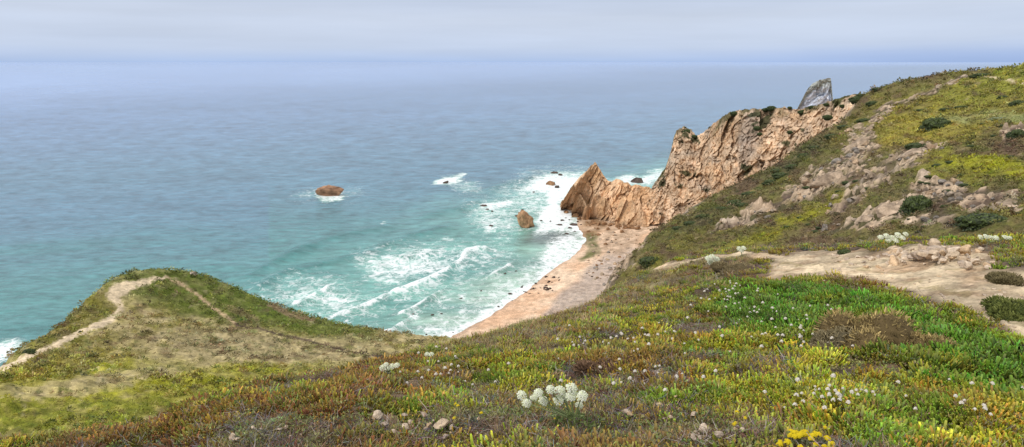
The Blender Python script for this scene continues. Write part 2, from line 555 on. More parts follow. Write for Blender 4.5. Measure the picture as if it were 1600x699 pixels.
# hillside
hc = mix((.15, .12, .05), (.125, .125, .028), ss(-0.3, 0.3, pN))
hc = mix(hc, (.115, .072, .045), ss(-.05, 0.35, fbm(PX / 60, PY / 22, 2.2, 4) + 0.3 * pN) * 0.85)
for e, cc, st in (((1500, 170, 170, 40, -10), (.22, .20, .03), .95), ((1440, 205, 120, 24, -6), (.27, .225, .04), .95), ((1560, 130, 80, 26, -14), (.21, .21, .03), .95),
                  ((1540, 262, 80, 16, 8), (.27, .27, .012), 1), ((1320, 305, 190, 10, -27), (.22, .21, .016), 1), ((1160, 385, 110, 9, -20), (.19, .18, .018), .9),
                  ((1480, 275, 60, 14, 10), (.20, .19, .025), .9), ((1090, 375, 60, 12, -20), (.12, .11, .02), .9), ((1560, 185, 90, 8, -2), (.22, .24, .10), .8),
                  ((1560, 335, 90, 12, 0), (.18, .165, .025), .8), ((1330, 215, 60, 30, -30), (.11, .105, .022), .8), ((1010, 415, 40, 12, -30), (.15, .14, .02), .8),
                  ((1470, 330, 80, 26, 10), (.07, .06, .035), .7), ((1240, 250, 60, 14, -34), (.05, .06, .018), .7), ((1100, 345, 70, 9, -28), (.05, .06, .018), .6)):
    hc = mix(hc, cc, np.clip(ell(WX, WY, *e, soft=.5) * (0.75 + 0.9 * pN) * st, 0, 1))
hc = mix(hc, (.10, .062, .042), ss(.12, .4, fbm(PX / 34, PY / 13, 12.2, 5)) * .75)
hc = mix(hc, (.045, .052, .016), ss(0.26, 0.42, fbm(PX / 20, PY / 9, 6.1, 4)) * 0.8)
hc = mix(hc, (.30, .225, .14), ss(0.34, 0.44, fbm(PX / 16, PY / 7, 16.1, 4)) * 0.6)
hc = mix(hc, pathc, (1 - ss(1, 2.2, seg_d(PX, PY + 4 * w2, [(1530, 118), (1570, 126), (1600, 133), (1640, 138)])[0])) * .8)
rc = mix((.32, .235, .16), (.43, .33, .235), ss(-0.4, 0.4, fbm(XG * .2, YG * .2, ZG * .3, 4)))
rc = mix(rc, (.25, .21, .175), ss(.05, 0.45, fbm(XG * .07, YG * .07, 4.0, 4)) * .8)
rc = rc * (.8 + .45 * np.maximum(c3 * big, e3 * sml))[..., None]
vegc = mix((.085, .075, .035), (.115, .08, .06), ss(-.2, .3, fbm(XG * .15, YG * .15, 8.0, 3)))
rc = mix(vegc, rc, np.clip(bare * (1.15 - .6 * ss(.0, .4, fbm(XG * .12, YG * .12, 1.0, 3))) + steep * .35, 0, 1))
hc = mix(hc, rc, ss(0.35, 0.62, rk + 0.25 * fbm(PX / 9, PY / 5, 3.3, 3)))
kc = mix(kc, mix((.30, .24, .18), (.16, .13, .08), ss(-.3, .3, pN)), ss(0.45, 0.75, rk))

# near ground under the plants: litter, soil, the path
pathd = sdf(PX + 14 * fbm(XG * 2, YG * 2, 1, 3), PY + 8 * fbm(XG * 2, YG * 2, 5, 3), NPATH)
nc = mix((.17, .115, .075), (.085, .065, .05), ss(-.3, .3, wN))
nc = mix(nc, (.105, .10, .03), ss(0, .5, fbm(XG * .8, YG * .8, 7, 3)) * .8)
nc = mix(nc, (.30, .24, .12), np.clip(ell(WX, WY, 850, 515, 230, 34, -22) * (0.8 + pN), 0, 1) * .7)
nc = mix(nc, (.30, .25, .20), ss(.25, .5, fbm(XG * 3.1, YG * 3.1, 2.2, 4)) * ell(WX, WY, 700, 690, 520, 60) * .8)
pc = mix(pathc, (.36, .25, .155), ss(-.15, .35, fbm(XG * 1.7, YG * 1.7, 0, 5)))
pc = mix(pc, (.30, .24, .12), ss(.15, .3, fbm(XG * 2.4, YG * 2.4, 11, 4)) * .6)
pc = pc * (1 + .13 * _pf + .12 * _pg)[..., None]
pc = mix(pc, (.60, .45, .31), ss(.1, .45, fbm(XG * 5, YG * 5, 6, 4)) * .8)
pthm = 1 - ss(-7, 5, pathd)
pthm = np.maximum(pthm, ell(PX + 10 * w1, PY, 1462, 402, 88, 17, 2) * near)
pthm = np.maximum(pthm, (1 - ss(2, 4.5, seg_d(PX + 4 * w1, PY + 3 * w2, [(1230, 404), (1160, 398), (1100, 405), (1050, 416), (1000, 424)])[0])) * near)
nc = mix(nc, pc, pthm)
nc = mix(nc, (.26, .22, .12), ss(14, 22, RG) * .5)

# beach
bc = mix(sandc, (.60, .385, .245), ss(-.3, .3, fbm(XG * .06, YG * .06, 1, 4)))
bc = mix(bc, (.40, .27, .19), (1 - ss(0.4, 3.2, -sd + 1.2 * fbm(XG * .08, YG * .08, 0, 3))) * .65)
peb = ss(-6, 6, -sdf(PX + 9 * w1, PY + 7 * w2, [(845, 490), (880, 452), (915, 428), (950, 395), (975, 370), (1020, 400), (960, 470), (860, 520)]))
bc = mix(bc, mix((.36, .30, .26), (.45, .36, .29), ss(-.2, .3, fbm(XG * .5, YG * .5, 1, 4))), peb * .85)
scr = ss(-8, 8, -sdf(PX + 9 * w1, PY + 7 * w2, [(925, 395), (940, 372), (950, 350), (900, 345), (925, 330), (1040, 320), (1000, 380), (965, 400)]))
bc = mix(bc, mix((.38, .265, .175), (.58, .42, .295), ss(-.2, .25, fbm(XG * .2, YG * .2, 1, 5))), scr * .9)
for e, cc in (((922, 355, 20, 20, 0), (.20, .12, .06)), ((927, 385, 10, 17, -12), (.11, .12, .045)), ((918, 402, 7, 9, 0), (.13, .13, .05))):
    bc = mix(bc, cc, np.clip(ell(WX, WY, *e, soft=.5) * (.8 + .9 * pN), 0, 1))
ZG = ZG + beach * (peb * .25 + scr * .9) * (c3 - .4) * ss(-.2, .3, pN)

for i, c_ in enumerate((nc, kc, hc, bc)):
    col = np.where((SID == i)[..., None], c_, col)
col *= (1 + (.2 + .35 * (SID == 1) + .2 * (SID == 2)) * fbm(PX / 7, PY / 3.5, 2, 3) + 0.12 * pM)[..., None]
col[knoll] *= 1.1

gv = np.stack([XG, YG, ZG], -1).reshape(-1, 3)
gme = mk_mesh('terrain', gv, [grid_faces(NA, NR)], col.reshape(-1, 3))
ground = tag(add('terrain', gme, M_GROUND), kind='structure')


def gidx(x, y):
    a = np.arctan2(x, y)
    l = np.log(np.maximum(np.hypot(x, y), 0.26))
    fi = np.clip((a - A0) / (A1 - A0) * (NA - 1), 0, NA - 1.001)
    fj = np.clip(np.interp(l, ll, np.arange(NR)), 0, NR - 1.001)
    return fi, fj


def samp(G, x, y):
    fi, fj = gidx(np.asarray(x, float), np.asarray(y, float))
    i, j = fi.astype(int), fj.astype(int)
    u, v = fi - i, fj - j
    return (G[i, j] * (1 - u) + G[i + 1, j] * u) * (1 - v) + (G[i, j + 1] * (1 - u) + G[i + 1, j + 1] * u) * v


# first visible ground under a pixel, marching outwards along the sight line (used to stand things on the real ground)
_rs = np.exp(np.linspace(math.log(1.5), math.log(700), 1600))


def hit(px, py, rmin=0.0):
    u, y, z = (float(q) for q in rayd(px, py))
    h = math.hypot(u, y)
    X, Y, Z = u / h * _rs, y / h * _rs, ZC + z / h * _rs
    g = samp(ZG, X, Y)
    ok = np.nonzero((g >= Z) & (_rs > rmin))[0]
    j = ok[0] if len(ok) else len(_rs) - 1
    return np.array([X[j], Y[j], g[j]])


# ------------------------------------------------------------------ sea
NAs, NTs = 860, 800
sa = np.linspace(math.radians(-62), math.radians(62), NAs)
sT = np.concatenate([np.linspace(1.0, .47, 61)[:-1], np.linspace(.47, 0.012, NTs - 74), np.geomspace(0.0115, 0.0005, 14)])
SA, TT = np.meshgrid(sa, sT, indexing='ij')
SR = ZC / TT
SX, SY = SR * np.sin(SA), SR * np.cos(SA)
SZ = np.zeros_like(SX)
QX, QY = proj(SX, SY, SZ)
f1, f2 = fbm(SX / 22, SY / 22, 1, 4), fbm(SX / 22, SY / 22, 6, 4)
f3 = fbm(SX / 34, SY / 22, 3.7, 4)
wx, wy = QX + 16 * f1, QY + 7 * f2
foam = np.zeros_like(QX)
turq = np.zeros_like(QX)


def fpoly(pts, amt, soft):
    global foam
    v_ = amt * ss(soft * 1.3, -soft * 1.3, sdf(wx, wy, pts))
    if amt < .7:
        soft_ = ss(soft * 3.0, -soft, sdf(wx, wy, pts)) * amt * .8
        v_ = np.maximum(v_, soft_) * np.clip(.86 + .75 * f3, .25, 1.25)
    foam = np.maximum(foam, v_)


def crest(pts, behind, amt=1.0, front=2.0, lace=0.55):
    """a breaking wave: hard edge towards the shore (right-hand/below), fading foam behind"""
    global foam, SZ
    d, pr = seg_d(QX + 5 * f1, QY + 3.5 * f2, pts)
    n = len(pts)
    i = np.clip(pr.astype(int), 0, n - 2)
    p = np.array(pts, float)
    dx, dy = p[i + 1, 0] - p[i, 0], p[i + 1, 1] - p[i, 1]
    side = (QX + 5 * f1 - p[i, 0]) * dy - (QY + 3.5 * f2 - p[i, 1]) * dx     # >0: seaward
    endf = ss(0, 0.5, pr) * ss(n - 1, n - 1.5, pr) * .75 + .25
    s = np.where(side > 0, d, -d)
    core = np.where(s > 0, np.exp(-(s / (behind * .24)) ** 2), np.exp(-(s / front) ** 2))
    tail = np.where(s > 0, np.exp(-s / behind), 0)
    foam = np.maximum(foam, endf * np.maximum(core * amt * np.clip(.92 + .8 * pn(pr * 1.4 + behind, front, 2.2), .5, 1), lace * tail * np.clip(.8 + .9 * f1, .2, 1.3)))
    SZ = SZ + endf * 1.7 * np.where(s > 0, np.exp(-(s / (behind * .35)) ** 2), np.exp(-(s / (front * 1.3)) ** 2))


crest([(770, 388), (745, 389), (728, 393), (716, 408), (700, 419), (678, 433), (654, 444), (628, 455), (602, 463)], 30, 1.0, 1.8, .66)
crest([(517, 449), (503, 458), (488, 465), (470, 472), (452, 477)], 24, 1.0, 2.2, .62)
crest([(612, 462), (585, 471), (560, 482), (540, 490), (519, 499), (500, 504)], 24, .9, 1.5, .62)
crest([(700, 452), (668, 470), (640, 487), (618, 494)], 16, .7, 1.4, .45)
crest([(690, 392), (650, 397), (610, 405), (575, 418)], 20, .7, 1.6, .5)
crest([(640, 499), (628, 508), (612, 518), (590, 523)], 22, .75, 1.4, .58)
crest([(803, 411), (785, 423), (762, 433)], 12, .95, 2, .5)
crest([(880, 385), (868, 396), (856, 403)], 18, 1.0, 2, .6)
for pts, amt, so in (
        ([(395, 462), (440, 445), (520, 445), (585, 470), (560, 490), (525, 500), (470, 482)], .52, 14),
        ([(560, 402), (640, 392), (735, 388), (780, 395), (770, 412), (705, 425), (640, 448), (600, 455), (580, 430)], .58, 12),
        ([(600, 470), (660, 450), (720, 430), (790, 395), (800, 410), (720, 460), (640, 490), (600, 490)], .40, 14),
        ([(735, 325), (760, 318), (800, 300), (820, 280), (860, 270), (915, 273), (935, 290), (880, 320), (900, 335), (905, 350), (850, 358), (842, 330), (790, 372), (750, 360)], .52, 12),
        ([(812, 295), (835, 278), (870, 270), (915, 272), (925, 285), (890, 305), (882, 320), (898, 336), (903, 350), (862, 352), (845, 345), (838, 332), (856, 318), (850, 305)], .95, 9),
        ([(840, 348), (860, 340), (900, 345), (900, 356), (868, 362), (835, 370)], .8, 6),
        ([(758, 318), (800, 310), (800, 320), (770, 330), (745, 328)], .8, 4),
        ([(755, 350), (775, 352), (775, 362), (758, 362)], .75, 4), ([(691, 374), (708, 372), (707, 375), (694, 376)], .55, 2), ([(599, 347), (607, 347), (606, 349), (599, 350)], .5, 1.5),
        ([(676, 288), (690, 278), (722, 273), (726, 279), (705, 288)], .95, 4), ([(700, 284), (735, 286), (750, 296), (725, 298)], .45, 7),
        ([(490, 309), (500, 303), (533, 303), (542, 305), (534, 314), (500, 315)], .72, 4), ([(460, 306), (500, 298), (560, 300), (540, 310)], .38, 7),
        ([(925, 285), (960, 282), (985, 273), (1000, 276), (1040, 262), (1045, 275), (1010, 290), (960, 292)], .8, 6),
        ([(-30, 575), (-30, 545), (20, 530), (40, 535), (20, 560)], .9, 9), ([(700, 470), (690, 462), (668, 462), (672, 480), (690, 482)], .65, 5), ([(632, 488), (650, 486), (655, 496), (640, 498)], .7, 4),
        ([(720, 462), (728, 460), (728, 468), (720, 468)], .6, 3)):
    fpoly(pts, amt, so)
# swash along the beach
wl = sdf(SX, SY, LAND)
foam = np.maximum(foam, .8 * ss(9, 0, wl + 7 * f1 + 4 * f2) * ss(430, 400, SR))
foam = np.maximum(foam, .42 * ss(30, 6, wl + 12 * f2) * ss(430, 400, SR))
foam = np.maximum(foam, .75 * ss(26, 10, np.abs(wl + 14 * f2 - 12)) * ell(QX, QY, 880, 400, 40, 30, -40))
# foam at the foot of the headland on the left
# water colour, with distance haze painted into the far water
shore_d = np.clip(wl, 0, 900)
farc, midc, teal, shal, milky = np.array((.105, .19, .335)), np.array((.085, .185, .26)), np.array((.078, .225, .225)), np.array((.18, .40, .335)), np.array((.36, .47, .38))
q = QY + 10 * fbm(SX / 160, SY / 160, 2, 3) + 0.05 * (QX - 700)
wc = mix((.20, .31, .54), farc, ss(97, 150, q))  # painted haze: water turns paler and bluer towards the horizon
wc = mix((.17, .29, .56), wc, ss(96.5, 106, QY))  # narrow horizon band tinted like the low sky, haze put into the colour
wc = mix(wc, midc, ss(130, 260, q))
wc = mix(wc, teal, ss(250, 400, q + np.where(QX < 420, -40, 0)))
wc = mix(wc, shal, ss(150, 10, shore_d + 30 * f1) * .85)
wc = mix(wc, shal, ss(0.12, .6, foam) * .9)
wc = mix(wc, milky, ss(46, 6, shore_d + 12 * f2) * .7)
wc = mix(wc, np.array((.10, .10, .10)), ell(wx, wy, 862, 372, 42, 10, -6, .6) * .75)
wc = mix(wc, np.array((.05, .19, .185)), ss(.1, .6, pn(QX / 300 + QY / 60, QY / 26 - QX / 700, 3.3)) * .55 * ss(330, 420, QY))
# swell lines rolling in: darker faces
for pts in ([(380, 460), (450, 425), (540, 405), (600, 395)], [(380, 440), (440, 405), (520, 380)], [(640, 345), (720, 325), (760, 312)], [(750, 300), (810, 285), (850, 272)], [(560, 400), (640, 370), (730, 350)], [(420, 410), (520, 372), (640, 345)]):
    d, pr = seg_d(QX + 8 * f1, QY + 5 * f2, pts)
    e_ = np.exp(-(d / 5.5) ** 2) * ss(0, .5, pr) * ss(len(pts) - 1, len(pts) - 1.5, pr)
    SZ = SZ + 1.3 * e_
    wc = mix(wc, np.array((.035, .15, .15)), e_ * .6)
sw = np.sin((SX * .35 + SY * .94) / 9.0 + 3 * fbm(SX / 60, SY / 60, 9, 2))
SZ = SZ + (.16 * sw + .5 * fbm(SX / 14, SY / 9, 2, 4)) * ss(3000, 500, SR)
SZ = SZ * ss(0, 25, wl)
SZ = SZ + 0.02
wc = wc * (1 + (.38 * fbm(QX / 30 + QY / 30, QY / 3.0, 1.5, 3) + .55 * fbm(QX / 17 + QY / 22, QY / 1.9, 5.5, 3)) * ss(105, 230, QY) + .18 * fbm(QX / 260, QY / 14, 8.5, 4))[..., None]
foam *= np.clip(1 - ss(0, 3000, SR), 0, 1)

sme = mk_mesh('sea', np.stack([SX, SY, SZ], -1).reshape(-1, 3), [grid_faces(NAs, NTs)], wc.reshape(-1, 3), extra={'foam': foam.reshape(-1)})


def sea_mat():
    m, nt, b, out = new_mat('sea_water')
    L = nt.links
    tc = nd(nt, 'ShaderNodeTexCoord')
    at = nd(nt, 'ShaderNodeAttribute', attribute_name='Col')
    fo = nd(nt, 'ShaderNodeAttribute', attribute_name='foam')
    # lace: cells of froth, warped
    wn = nd(nt, 'ShaderNodeTexNoise', i_Scale=.16, i_Detail=4.0)
    L.new(tc.outputs['Object'], wn.inputs['Vector'])
    vm = nd(nt, 'ShaderNodeVectorMath', operation='MULTIPLY_ADD')
    vm.inputs[1].default_value = (9, 9, 0)
    L.new(wn.outputs['Color'], vm.inputs[0])
    L.new(tc.outputs['Object'], vm.inputs[2])
    v1 = nd(nt, 'ShaderNodeTexVoronoi', feature='DISTANCE_TO_EDGE', i_Scale=.30)
    v2 = nd(nt, 'ShaderNodeTexVoronoi', feature='DISTANCE_TO_EDGE', i_Scale=.75)
    nz = nd(nt, 'ShaderNodeTexNoise', i_Scale=.22, i_Detail=7.0, i_Roughness=.68)
    for n in (v1, v2, nz):
        L.new(vm.outputs[0], n.inputs['Vector'])
    mn = nd(nt, 'ShaderNodeMath', operation='MINIMUM')
    m2 = nd(nt, 'ShaderNodeMath', operation='MULTIPLY', i_1=1.5)
    L.new(v2.outputs[0], m2.inputs[0])
    L.new(v1.outputs[0], mn.inputs[0])
    L.new(m2.outputs[0], mn.inputs[1])
    lace = nd(nt, 'ShaderNodeMapRange', i_1=0.0, i_2=.28, i_3=0.0, i_4=.55)
    L.new(mn.outputs[0], lace.inputs[0])
    nn = nd(nt, 'ShaderNodeMapRange', i_1=.3, i_2=.7, i_3=-.12, i_4=.62)
    L.new(nz.outputs[0], nn.inputs[0])
    th = nd(nt, 'ShaderNodeMath', operation='ADD')
    L.new(lace.outputs[0], th.inputs[0])
    L.new(nn.outputs[0], th.inputs[1])
    df = nd(nt, 'ShaderNodeMath', operation='SUBTRACT')
    L.new(fo.outputs['Fac'], df.inputs[0])
    L.new(th.outputs[0], df.inputs[1])
    fm = nd(nt, 'ShaderNodeMapRange', interpolation_type='SMOOTHSTEP', i_1=-.22, i_2=.42, i_3=0.0, i_4=.96)
    L.new(df.outputs[0], fm.inputs[0])
    gt = nd(nt, 'ShaderNodeMapRange', i_1=.02, i_2=.2, i_3=0.0, i_4=1.0)
    L.new(fo.outputs['Fac'], gt.inputs[0])
    fmm = nd(nt, 'ShaderNodeMath', operation='MULTIPLY')
    L.new(fm.outputs[0], fmm.inputs[0])
    L.new(gt.outputs[0], fmm.inputs[1])
    mxc = nt.nodes.new('ShaderNodeMix')
    mxc.data_type = 'RGBA'
    L.new(fmm.outputs[0], mxc.inputs[0])
    L.new(at.outputs['Color'], mxc.inputs[6])
    mxc.inputs[7].default_value = (.78, .81, .82, 1)
    L.new(mxc.outputs[2], b.inputs['Base Color'])
    rg = nd(nt, 'ShaderNodeMapRange', i_1=0.0, i_2=1.0, i_3=.22, i_4=.9)
    L.new(fmm.outputs[0], rg.inputs[0])
    L.new(rg.outputs[0], b.inputs['Roughness'])
    b.inputs['IOR'].default_value = 1.33
    # ripples
    mp = nd(nt, 'ShaderNodeMapping')
    mp.inputs['Scale'].default_value = (.55, 1.0, 1.0)
    mp.inputs['Rotation'].default_value = (0, 0, .35)
    L.new(tc.outputs['Object'], mp.inputs[0])
    r1 = nd(nt, 'ShaderNodeTexNoise', i_Scale=.12, i_Detail=8.0, i_Roughness=.62)
    L.new(mp.outputs[0], r1.inputs['Vector'])
    bp = nd(nt, 'ShaderNodeBump', i_Strength=.7, i_Distance=2.6)
    L.new(r1.outputs[0], bp.inputs['Height'])
    L.new(bp.outputs[0], b.inputs['Normal'])
    return m


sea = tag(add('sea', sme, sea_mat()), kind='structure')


# ------------------------------------------------------------------ rock faces: a lofted sheet from foot to crest and down the far side
def loft_rock(name, crest_pts, base_pts, ns, nt_, amp, fine, back, colf, mat, dip=(0.0, 0.0), an=1.0, jag=1.0, seed=0.0, nb=40, bulge=0.0):
    def curve(pts, s):
        p = np.array([P(*q) if len(q) == 3 else S(q[0], q[1], -1.5) for q in pts])
        px = np.array([q[0] for q in pts], float)
        kk = np.linspace(0, 1, len(pts))
        return np.stack([np.interp(s, kk, p[:, i]) for i in range(3)], -1)
    s = np.linspace(0, 1, ns)
    C, B = curve(crest_pts, s), curve(base_pts, s)
    C = C + (jag * np.stack([0 * s, 0 * s, fbm(s * ns / 7.0, seed, 1, 3) * 1.2 + np.abs(pn(s * ns / 16, seed, 4)) * 1.5], -1))
    t = np.linspace(0, 1, nt_)[None, :, None]
    face = B[:, None] * (1 - t) + C[:, None] * t
    out = B - C
    out[:, 2] = 0
    tow = -C.copy()
    tow[:, 2] = 0
    tow /= np.linalg.norm(tow, axis=1)[:, None]
    tb = np.linspace(0, 1, nb + 1)[None, 1:, None]
    E = C - tow * back
    E[:, 2] = np.minimum(-2, C[:, 2] - 6)
    rear = C[:, None] * (1 - tb) + E[:, None] * tb
    rear[..., 2] += (np.sin(tb[..., 0] * math.pi) * 0.0)
    V = np.concatenate([face, rear], 1)
    nv = V.shape[1]
    tv = np.concatenate([np.linspace(0, 1, nt_), 1 - np.linspace(0, 1, nb + 1)[1:] * 0.999])
    sgn = np.concatenate([np.ones(nt_), -np.ones(nb)])
    x, y, z = V[..., 0], V[..., 1], V[..., 2]
    # strata lean: coordinates across the bedding
    ax = x * math.cos(dip[0]) + z * math.sin(dip[0])
    az = -x * math.sin(dip[0]) + z * math.cos(dip[0])
    b1, b2, b3 = cell(ax * .20 + seed + .7 * fbm(x / 8, y / 8, z / 8, 3), y * .14 + .7 * fbm(x / 8, y / 8, z / 8 + 9, 3), az * (.05 if an == 1 else .13))
    d1, d2, d3 = cell(ax * .40 + seed, y * .3, az * .22)
    wv = fbm(x / 9, y / 9, z / 9 + seed, 3)
    if an == 0:
        p1, v1 = facet(ax / 13 + seed + .25 * wv, y / 13, az / 17 + .2 * wv)
        p2, v2 = facet(ax / 5.2 + seed + .3 * wv, y / 5.2, az / 6.5)
        p3, v3 = facet(ax / 2.1 + seed, y / 2.1 + .2 * wv, az / 2.4)
        disp = amp * (1.15 * p1 + .5 * p2 + .5 * wv) + fine * .75 * p3
        disp = disp + 5.0 * (ridged(s[:, None] * 11 + .25 * wv, tv[None] * .9, seed, 3) - .35) * np.sin(np.clip(tv, 0, 1) * math.pi)[None]
    else:
        p1, v1 = facet(ax / 6.0 + seed + .15 * wv, y / 8, az / 20)
        p2, v2 = facet(ax / 1.9 + seed + .1 * wv, y / 4, az / 11)
        p3, v3 = facet(ax / .9 + seed, y / 1.6, az / 3.2)
        disp = amp * (1.2 * p1 + .45 * p2 + .7 * wv) + fine * .8 * p3
    b3 = .5 * v1 + .3 * v2 + .2 * v3
    fade = ss(0, .06, 1 - tv)[None, :] * .7 + .3
    n = tow[:, None, :] * sgn[None, :, None] + np.array([0, 0, .35])
    n = n / np.linalg.norm(n, axis=-1)[..., None]
    bl = bulge * np.sin(np.clip(tv, 0, 1) * math.pi)[None, :, None] * tow[:, None, :] * sgn[None, :, None]
    V = V + n * (disp * fade)[..., None] + bl
    c = colf(V[..., 0], V[..., 1], V[..., 2], tv[None, :] * np.ones((ns, 1)), s[:, None] * np.ones((1, nv)), ax, az, b2, d2, b3)
    return mk_mesh(name, V.reshape(-1, 3), [grid_faces(ns, nv)], c.reshape(-1, 3), smooth=False)


def cliff_col(x, y, z, t, s, ax, az, b2, d2, b3):
    a = fbm(x / 30, y / 30, z / 22, 4)
    c = mix((.66, .48, .325), (.58, .385, .23), ss(-.3, .35, a))
    c = mix(c, (.54, .40, .29), ss(.0, .4, fbm(x / 9, y / 9, z / 9, 4)) * .7)
    c = mix(c, (.22, .15, .11), ss(.14, .5, fbm(x / 5, y / 5, z / 4, 5)) * .5)
    c = c * (.83 + .36 * b3)[..., None] * 1.12
    c = mix(c, (.16, .105, .075), ss(.30, .5, fbm(x / 1.8, y / 1.8, z / 1.5 + 4, 3)) * .55)
    c = mix(c, (.17, .12, .085), ss(.3, .6, ridged(x / 9 + 3, y / 12, z / 8, 5)) * .28)
    c = mix(c, (.47, .39, .31), ss(.05, .4, fbm(x / 16, y / 16, z / 12 + 8, 4)) * .55)
    px, py = proj(x, y, z)
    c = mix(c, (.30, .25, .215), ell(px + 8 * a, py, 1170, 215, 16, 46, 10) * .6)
    c = mix(c, (.04, .05, .018), ss(.22, .34, fbm(x / 13, y / 13, z / 9 + 5, 4) + .14 * (t > .9)) * .9)
    c = mix(c, (.075, .075, .025), ss(.86, .99, t + .16 * fbm(x / 8, y / 8, 2, 3)) * ss(-.1, .15, fbm(x / 14, y / 14, 6, 3)) * .85)
    return c


CREST = [(1000, 330, 415), (1012, 305, 418), (1024, 285, 420), (1040, 262, 422), (1048, 238, 424), (1053, 214, 425), (1058, 203, 425), (1070, 199, 425), (1080, 204, 424), (1088, 213, 422), (1097, 209, 420), (1108, 200, 415), (1120, 190, 410),
         (1134, 180, 405), (1152, 174, 400), (1175, 171, 395), (1200, 170, 390), (1225, 168, 384), (1246, 172, 378), (1265, 168, 372), (1285, 162, 365), (1305, 156, 358), (1325, 150, 350), (1345, 145, 345)]
BASE = [(985, 352, 394), (1005, 354, 390), (1025, 362, 384), (1050, 368, 380), (1075, 370, 376), (1100, 366, 370), (1130, 352, 366), (1160, 338, 360), (1200, 314, 352), (1250, 292, 342), (1300, 268, 332), (1345, 244, 322)]
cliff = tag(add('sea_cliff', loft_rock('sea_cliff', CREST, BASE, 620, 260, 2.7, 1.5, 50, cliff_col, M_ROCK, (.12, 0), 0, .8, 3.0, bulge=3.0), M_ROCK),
            'tall tan sea cliff with shrub dotted face rising behind the green slope', 'cliff')


def point_col(x, y, z, t, s, ax, az, b2, d2, b3):
    a = fbm(ax / 6, y / 12, az / 24, 4)
    c = mix((.60, .41, .26), (.50, .31, .17), ss(-.3, .3, a))
    c = mix(c, (.53, .36, .22), ss(0, .4, fbm(ax / 3, y / 6, az / 14, 4)) * .6)
    c = mix(c, (.13, .08, .05), ss(.22, .5, fbm(ax / 2.4, y / 4, az / 18 + 3, 4)) * .5)
    c = c * (.82 + .40 * b3)[..., None] * 1.15
    c = mix(c, (.10, .065, .045), ss(5, 0.5, z + 2 * fbm(x / 4, y / 4, 1, 2)) * .75)
    return c


PCREST = [(876, 324, 424), (880, 313, 424), (886, 303, 424), (893, 292, 426), (900, 283, 426), (907, 275, 427), (913, 270, 427), (918, 266, 427), (923, 259, 427), (927, 257, 427), (930, 253, 427), (934, 260, 427), (938, 266, 426), (943, 274, 425), (950, 283, 424), (956, 285, 422),
          (962, 280, 421), (969, 281, 420), (975, 286, 419), (981, 285, 419), (987, 291, 418), (993, 288, 416), (1000, 290, 415), (1006, 294, 413), (1014, 293, 412), (1022, 298, 410), (1030, 300, 408), (1040, 306, 405)]
PBASE = [(878, 327), (884, 328), (893, 328), (903, 329), (914, 332), (924, 338), (932, 342, 408), (940, 345, 404), (950, 347, 400), (962, 347, 398), (975, 349, 395), (990, 351, 392), (1010, 352, 388), (1030, 350, 384)]
tag(add('pointed_rock', loft_rock('pointed_rock', PCREST, PBASE, 440, 170, 2.4, .6, 16, point_col, M_ROCK, (-.45, 0), 1, .35, 8.0, bulge=1.0), M_ROCK),
    'jagged orange rock headland with a sharp peak standing at the end of the beach', 'rock')
for cr_, bs_, lab in (
        ([(922, 338, 404), (924, 322, 405), (928, 306, 406), (933, 300, 406), (937, 303, 406), (941, 312, 405), (946, 309, 404), (951, 318, 403), (955, 330, 402), (959, 342, 401)], [(919, 345), (926, 347), (933, 348), (942, 349), (951, 349), (962, 348)], 'tall orange rock tower leaning on the front of the pointed headland'),
        ([(962, 340, 396), (966, 322, 397), (971, 312, 398), (977, 308, 398), (982, 316, 397), (988, 312, 396), (994, 322, 395), (1000, 318, 393), (1006, 332, 391), (1012, 344, 390)], [(958, 352, 392), (968, 354, 390), (980, 355, 388), (992, 356, 386), (1004, 357, 385), (1016, 356, 384)], 'broken tan rock ribs between the pointed headland and the tall cliff'),
        ([(893, 329, 412), (897, 318, 413), (902, 309, 414), (907, 304, 414), (911, 310, 414), (915, 318, 413), (919, 330, 411)], [(891, 332), (898, 333), (905, 335), (912, 336), (921, 338)], 'low orange spur at the seaward foot of the pointed headland')):
    tag(add('rock_spur', loft_rock('rock_spur', cr_, bs_, 120, 80, 1.1, .4, 7, point_col, M_ROCK, (-.25, 0), 1, .25, 21.0 + len(lab), bulge=1.2), M_ROCK), lab, 'rock')
for q_, w_ in (((884, 331), 9), ((899, 337), 12), ((905, 341), 8), ((926, 350), 12), ((935, 352), 9), ((944, 352), 13), ((953, 354), 8), ((966, 357), 12), ((976, 360), 9), ((986, 360), 14), ((996, 362), 10), ((950, 360), 7), ((934, 358), 6), ((972, 366), 8)):
    p_ = S(q_[0], q_[1], 1.0)
    ROCKS_LATER = globals().setdefault('ROCKS_LATER', [])
    ROCKS_LATER.append((p_, w_))


def stack_col(x, y, z, t, s, ax, az, b2, d2, b3):
    a = fbm(ax / 5, y / 9, az / 40, 4)
    c = mix((.55, .55, .56), (.34, .34, .36), ss(-.2, .35, a)) * np.array((.92, .98, 1.1))
    c = mix(c, (.56, .60, .66), ss(.0, .5, fbm(ax / 2.2, y / 7, az / 30, 4)) * .7)
    c = mix(c, (.16, .16, .10), ss(.88, .98, t + .1 * a) * .7)
    return c * 1.5


SCREST = [(1236, 192, 600), (1246, 170, 600), (1253, 156, 600), (1258, 146, 600), (1264, 137, 600), (1270, 130, 600), (1278, 126, 600), (1288, 124, 600), (1295, 122.5, 600), (1298, 123, 600), (1299, 130, 600), (1300, 140, 600), (1301, 152, 600), (1306, 175, 600), (1312, 205, 600)]
SBASE = [(1205, 272), (1215, 276), (1225, 278), (1240, 280), (1255, 280), (1270, 280), (1285, 280), (1300, 278), (1320, 274)]
tag(add('sea_stack', loft_rock('sea_stack', SCREST, SBASE, 220, 150, 2.6, .9, 26, stack_col, M_ROCK, (-.9, 0), 1, .5, 14.0, bulge=2), M_ROCK),
    'tall grey slanted sea stack rising out of the water behind the cliff', 'sea stack')


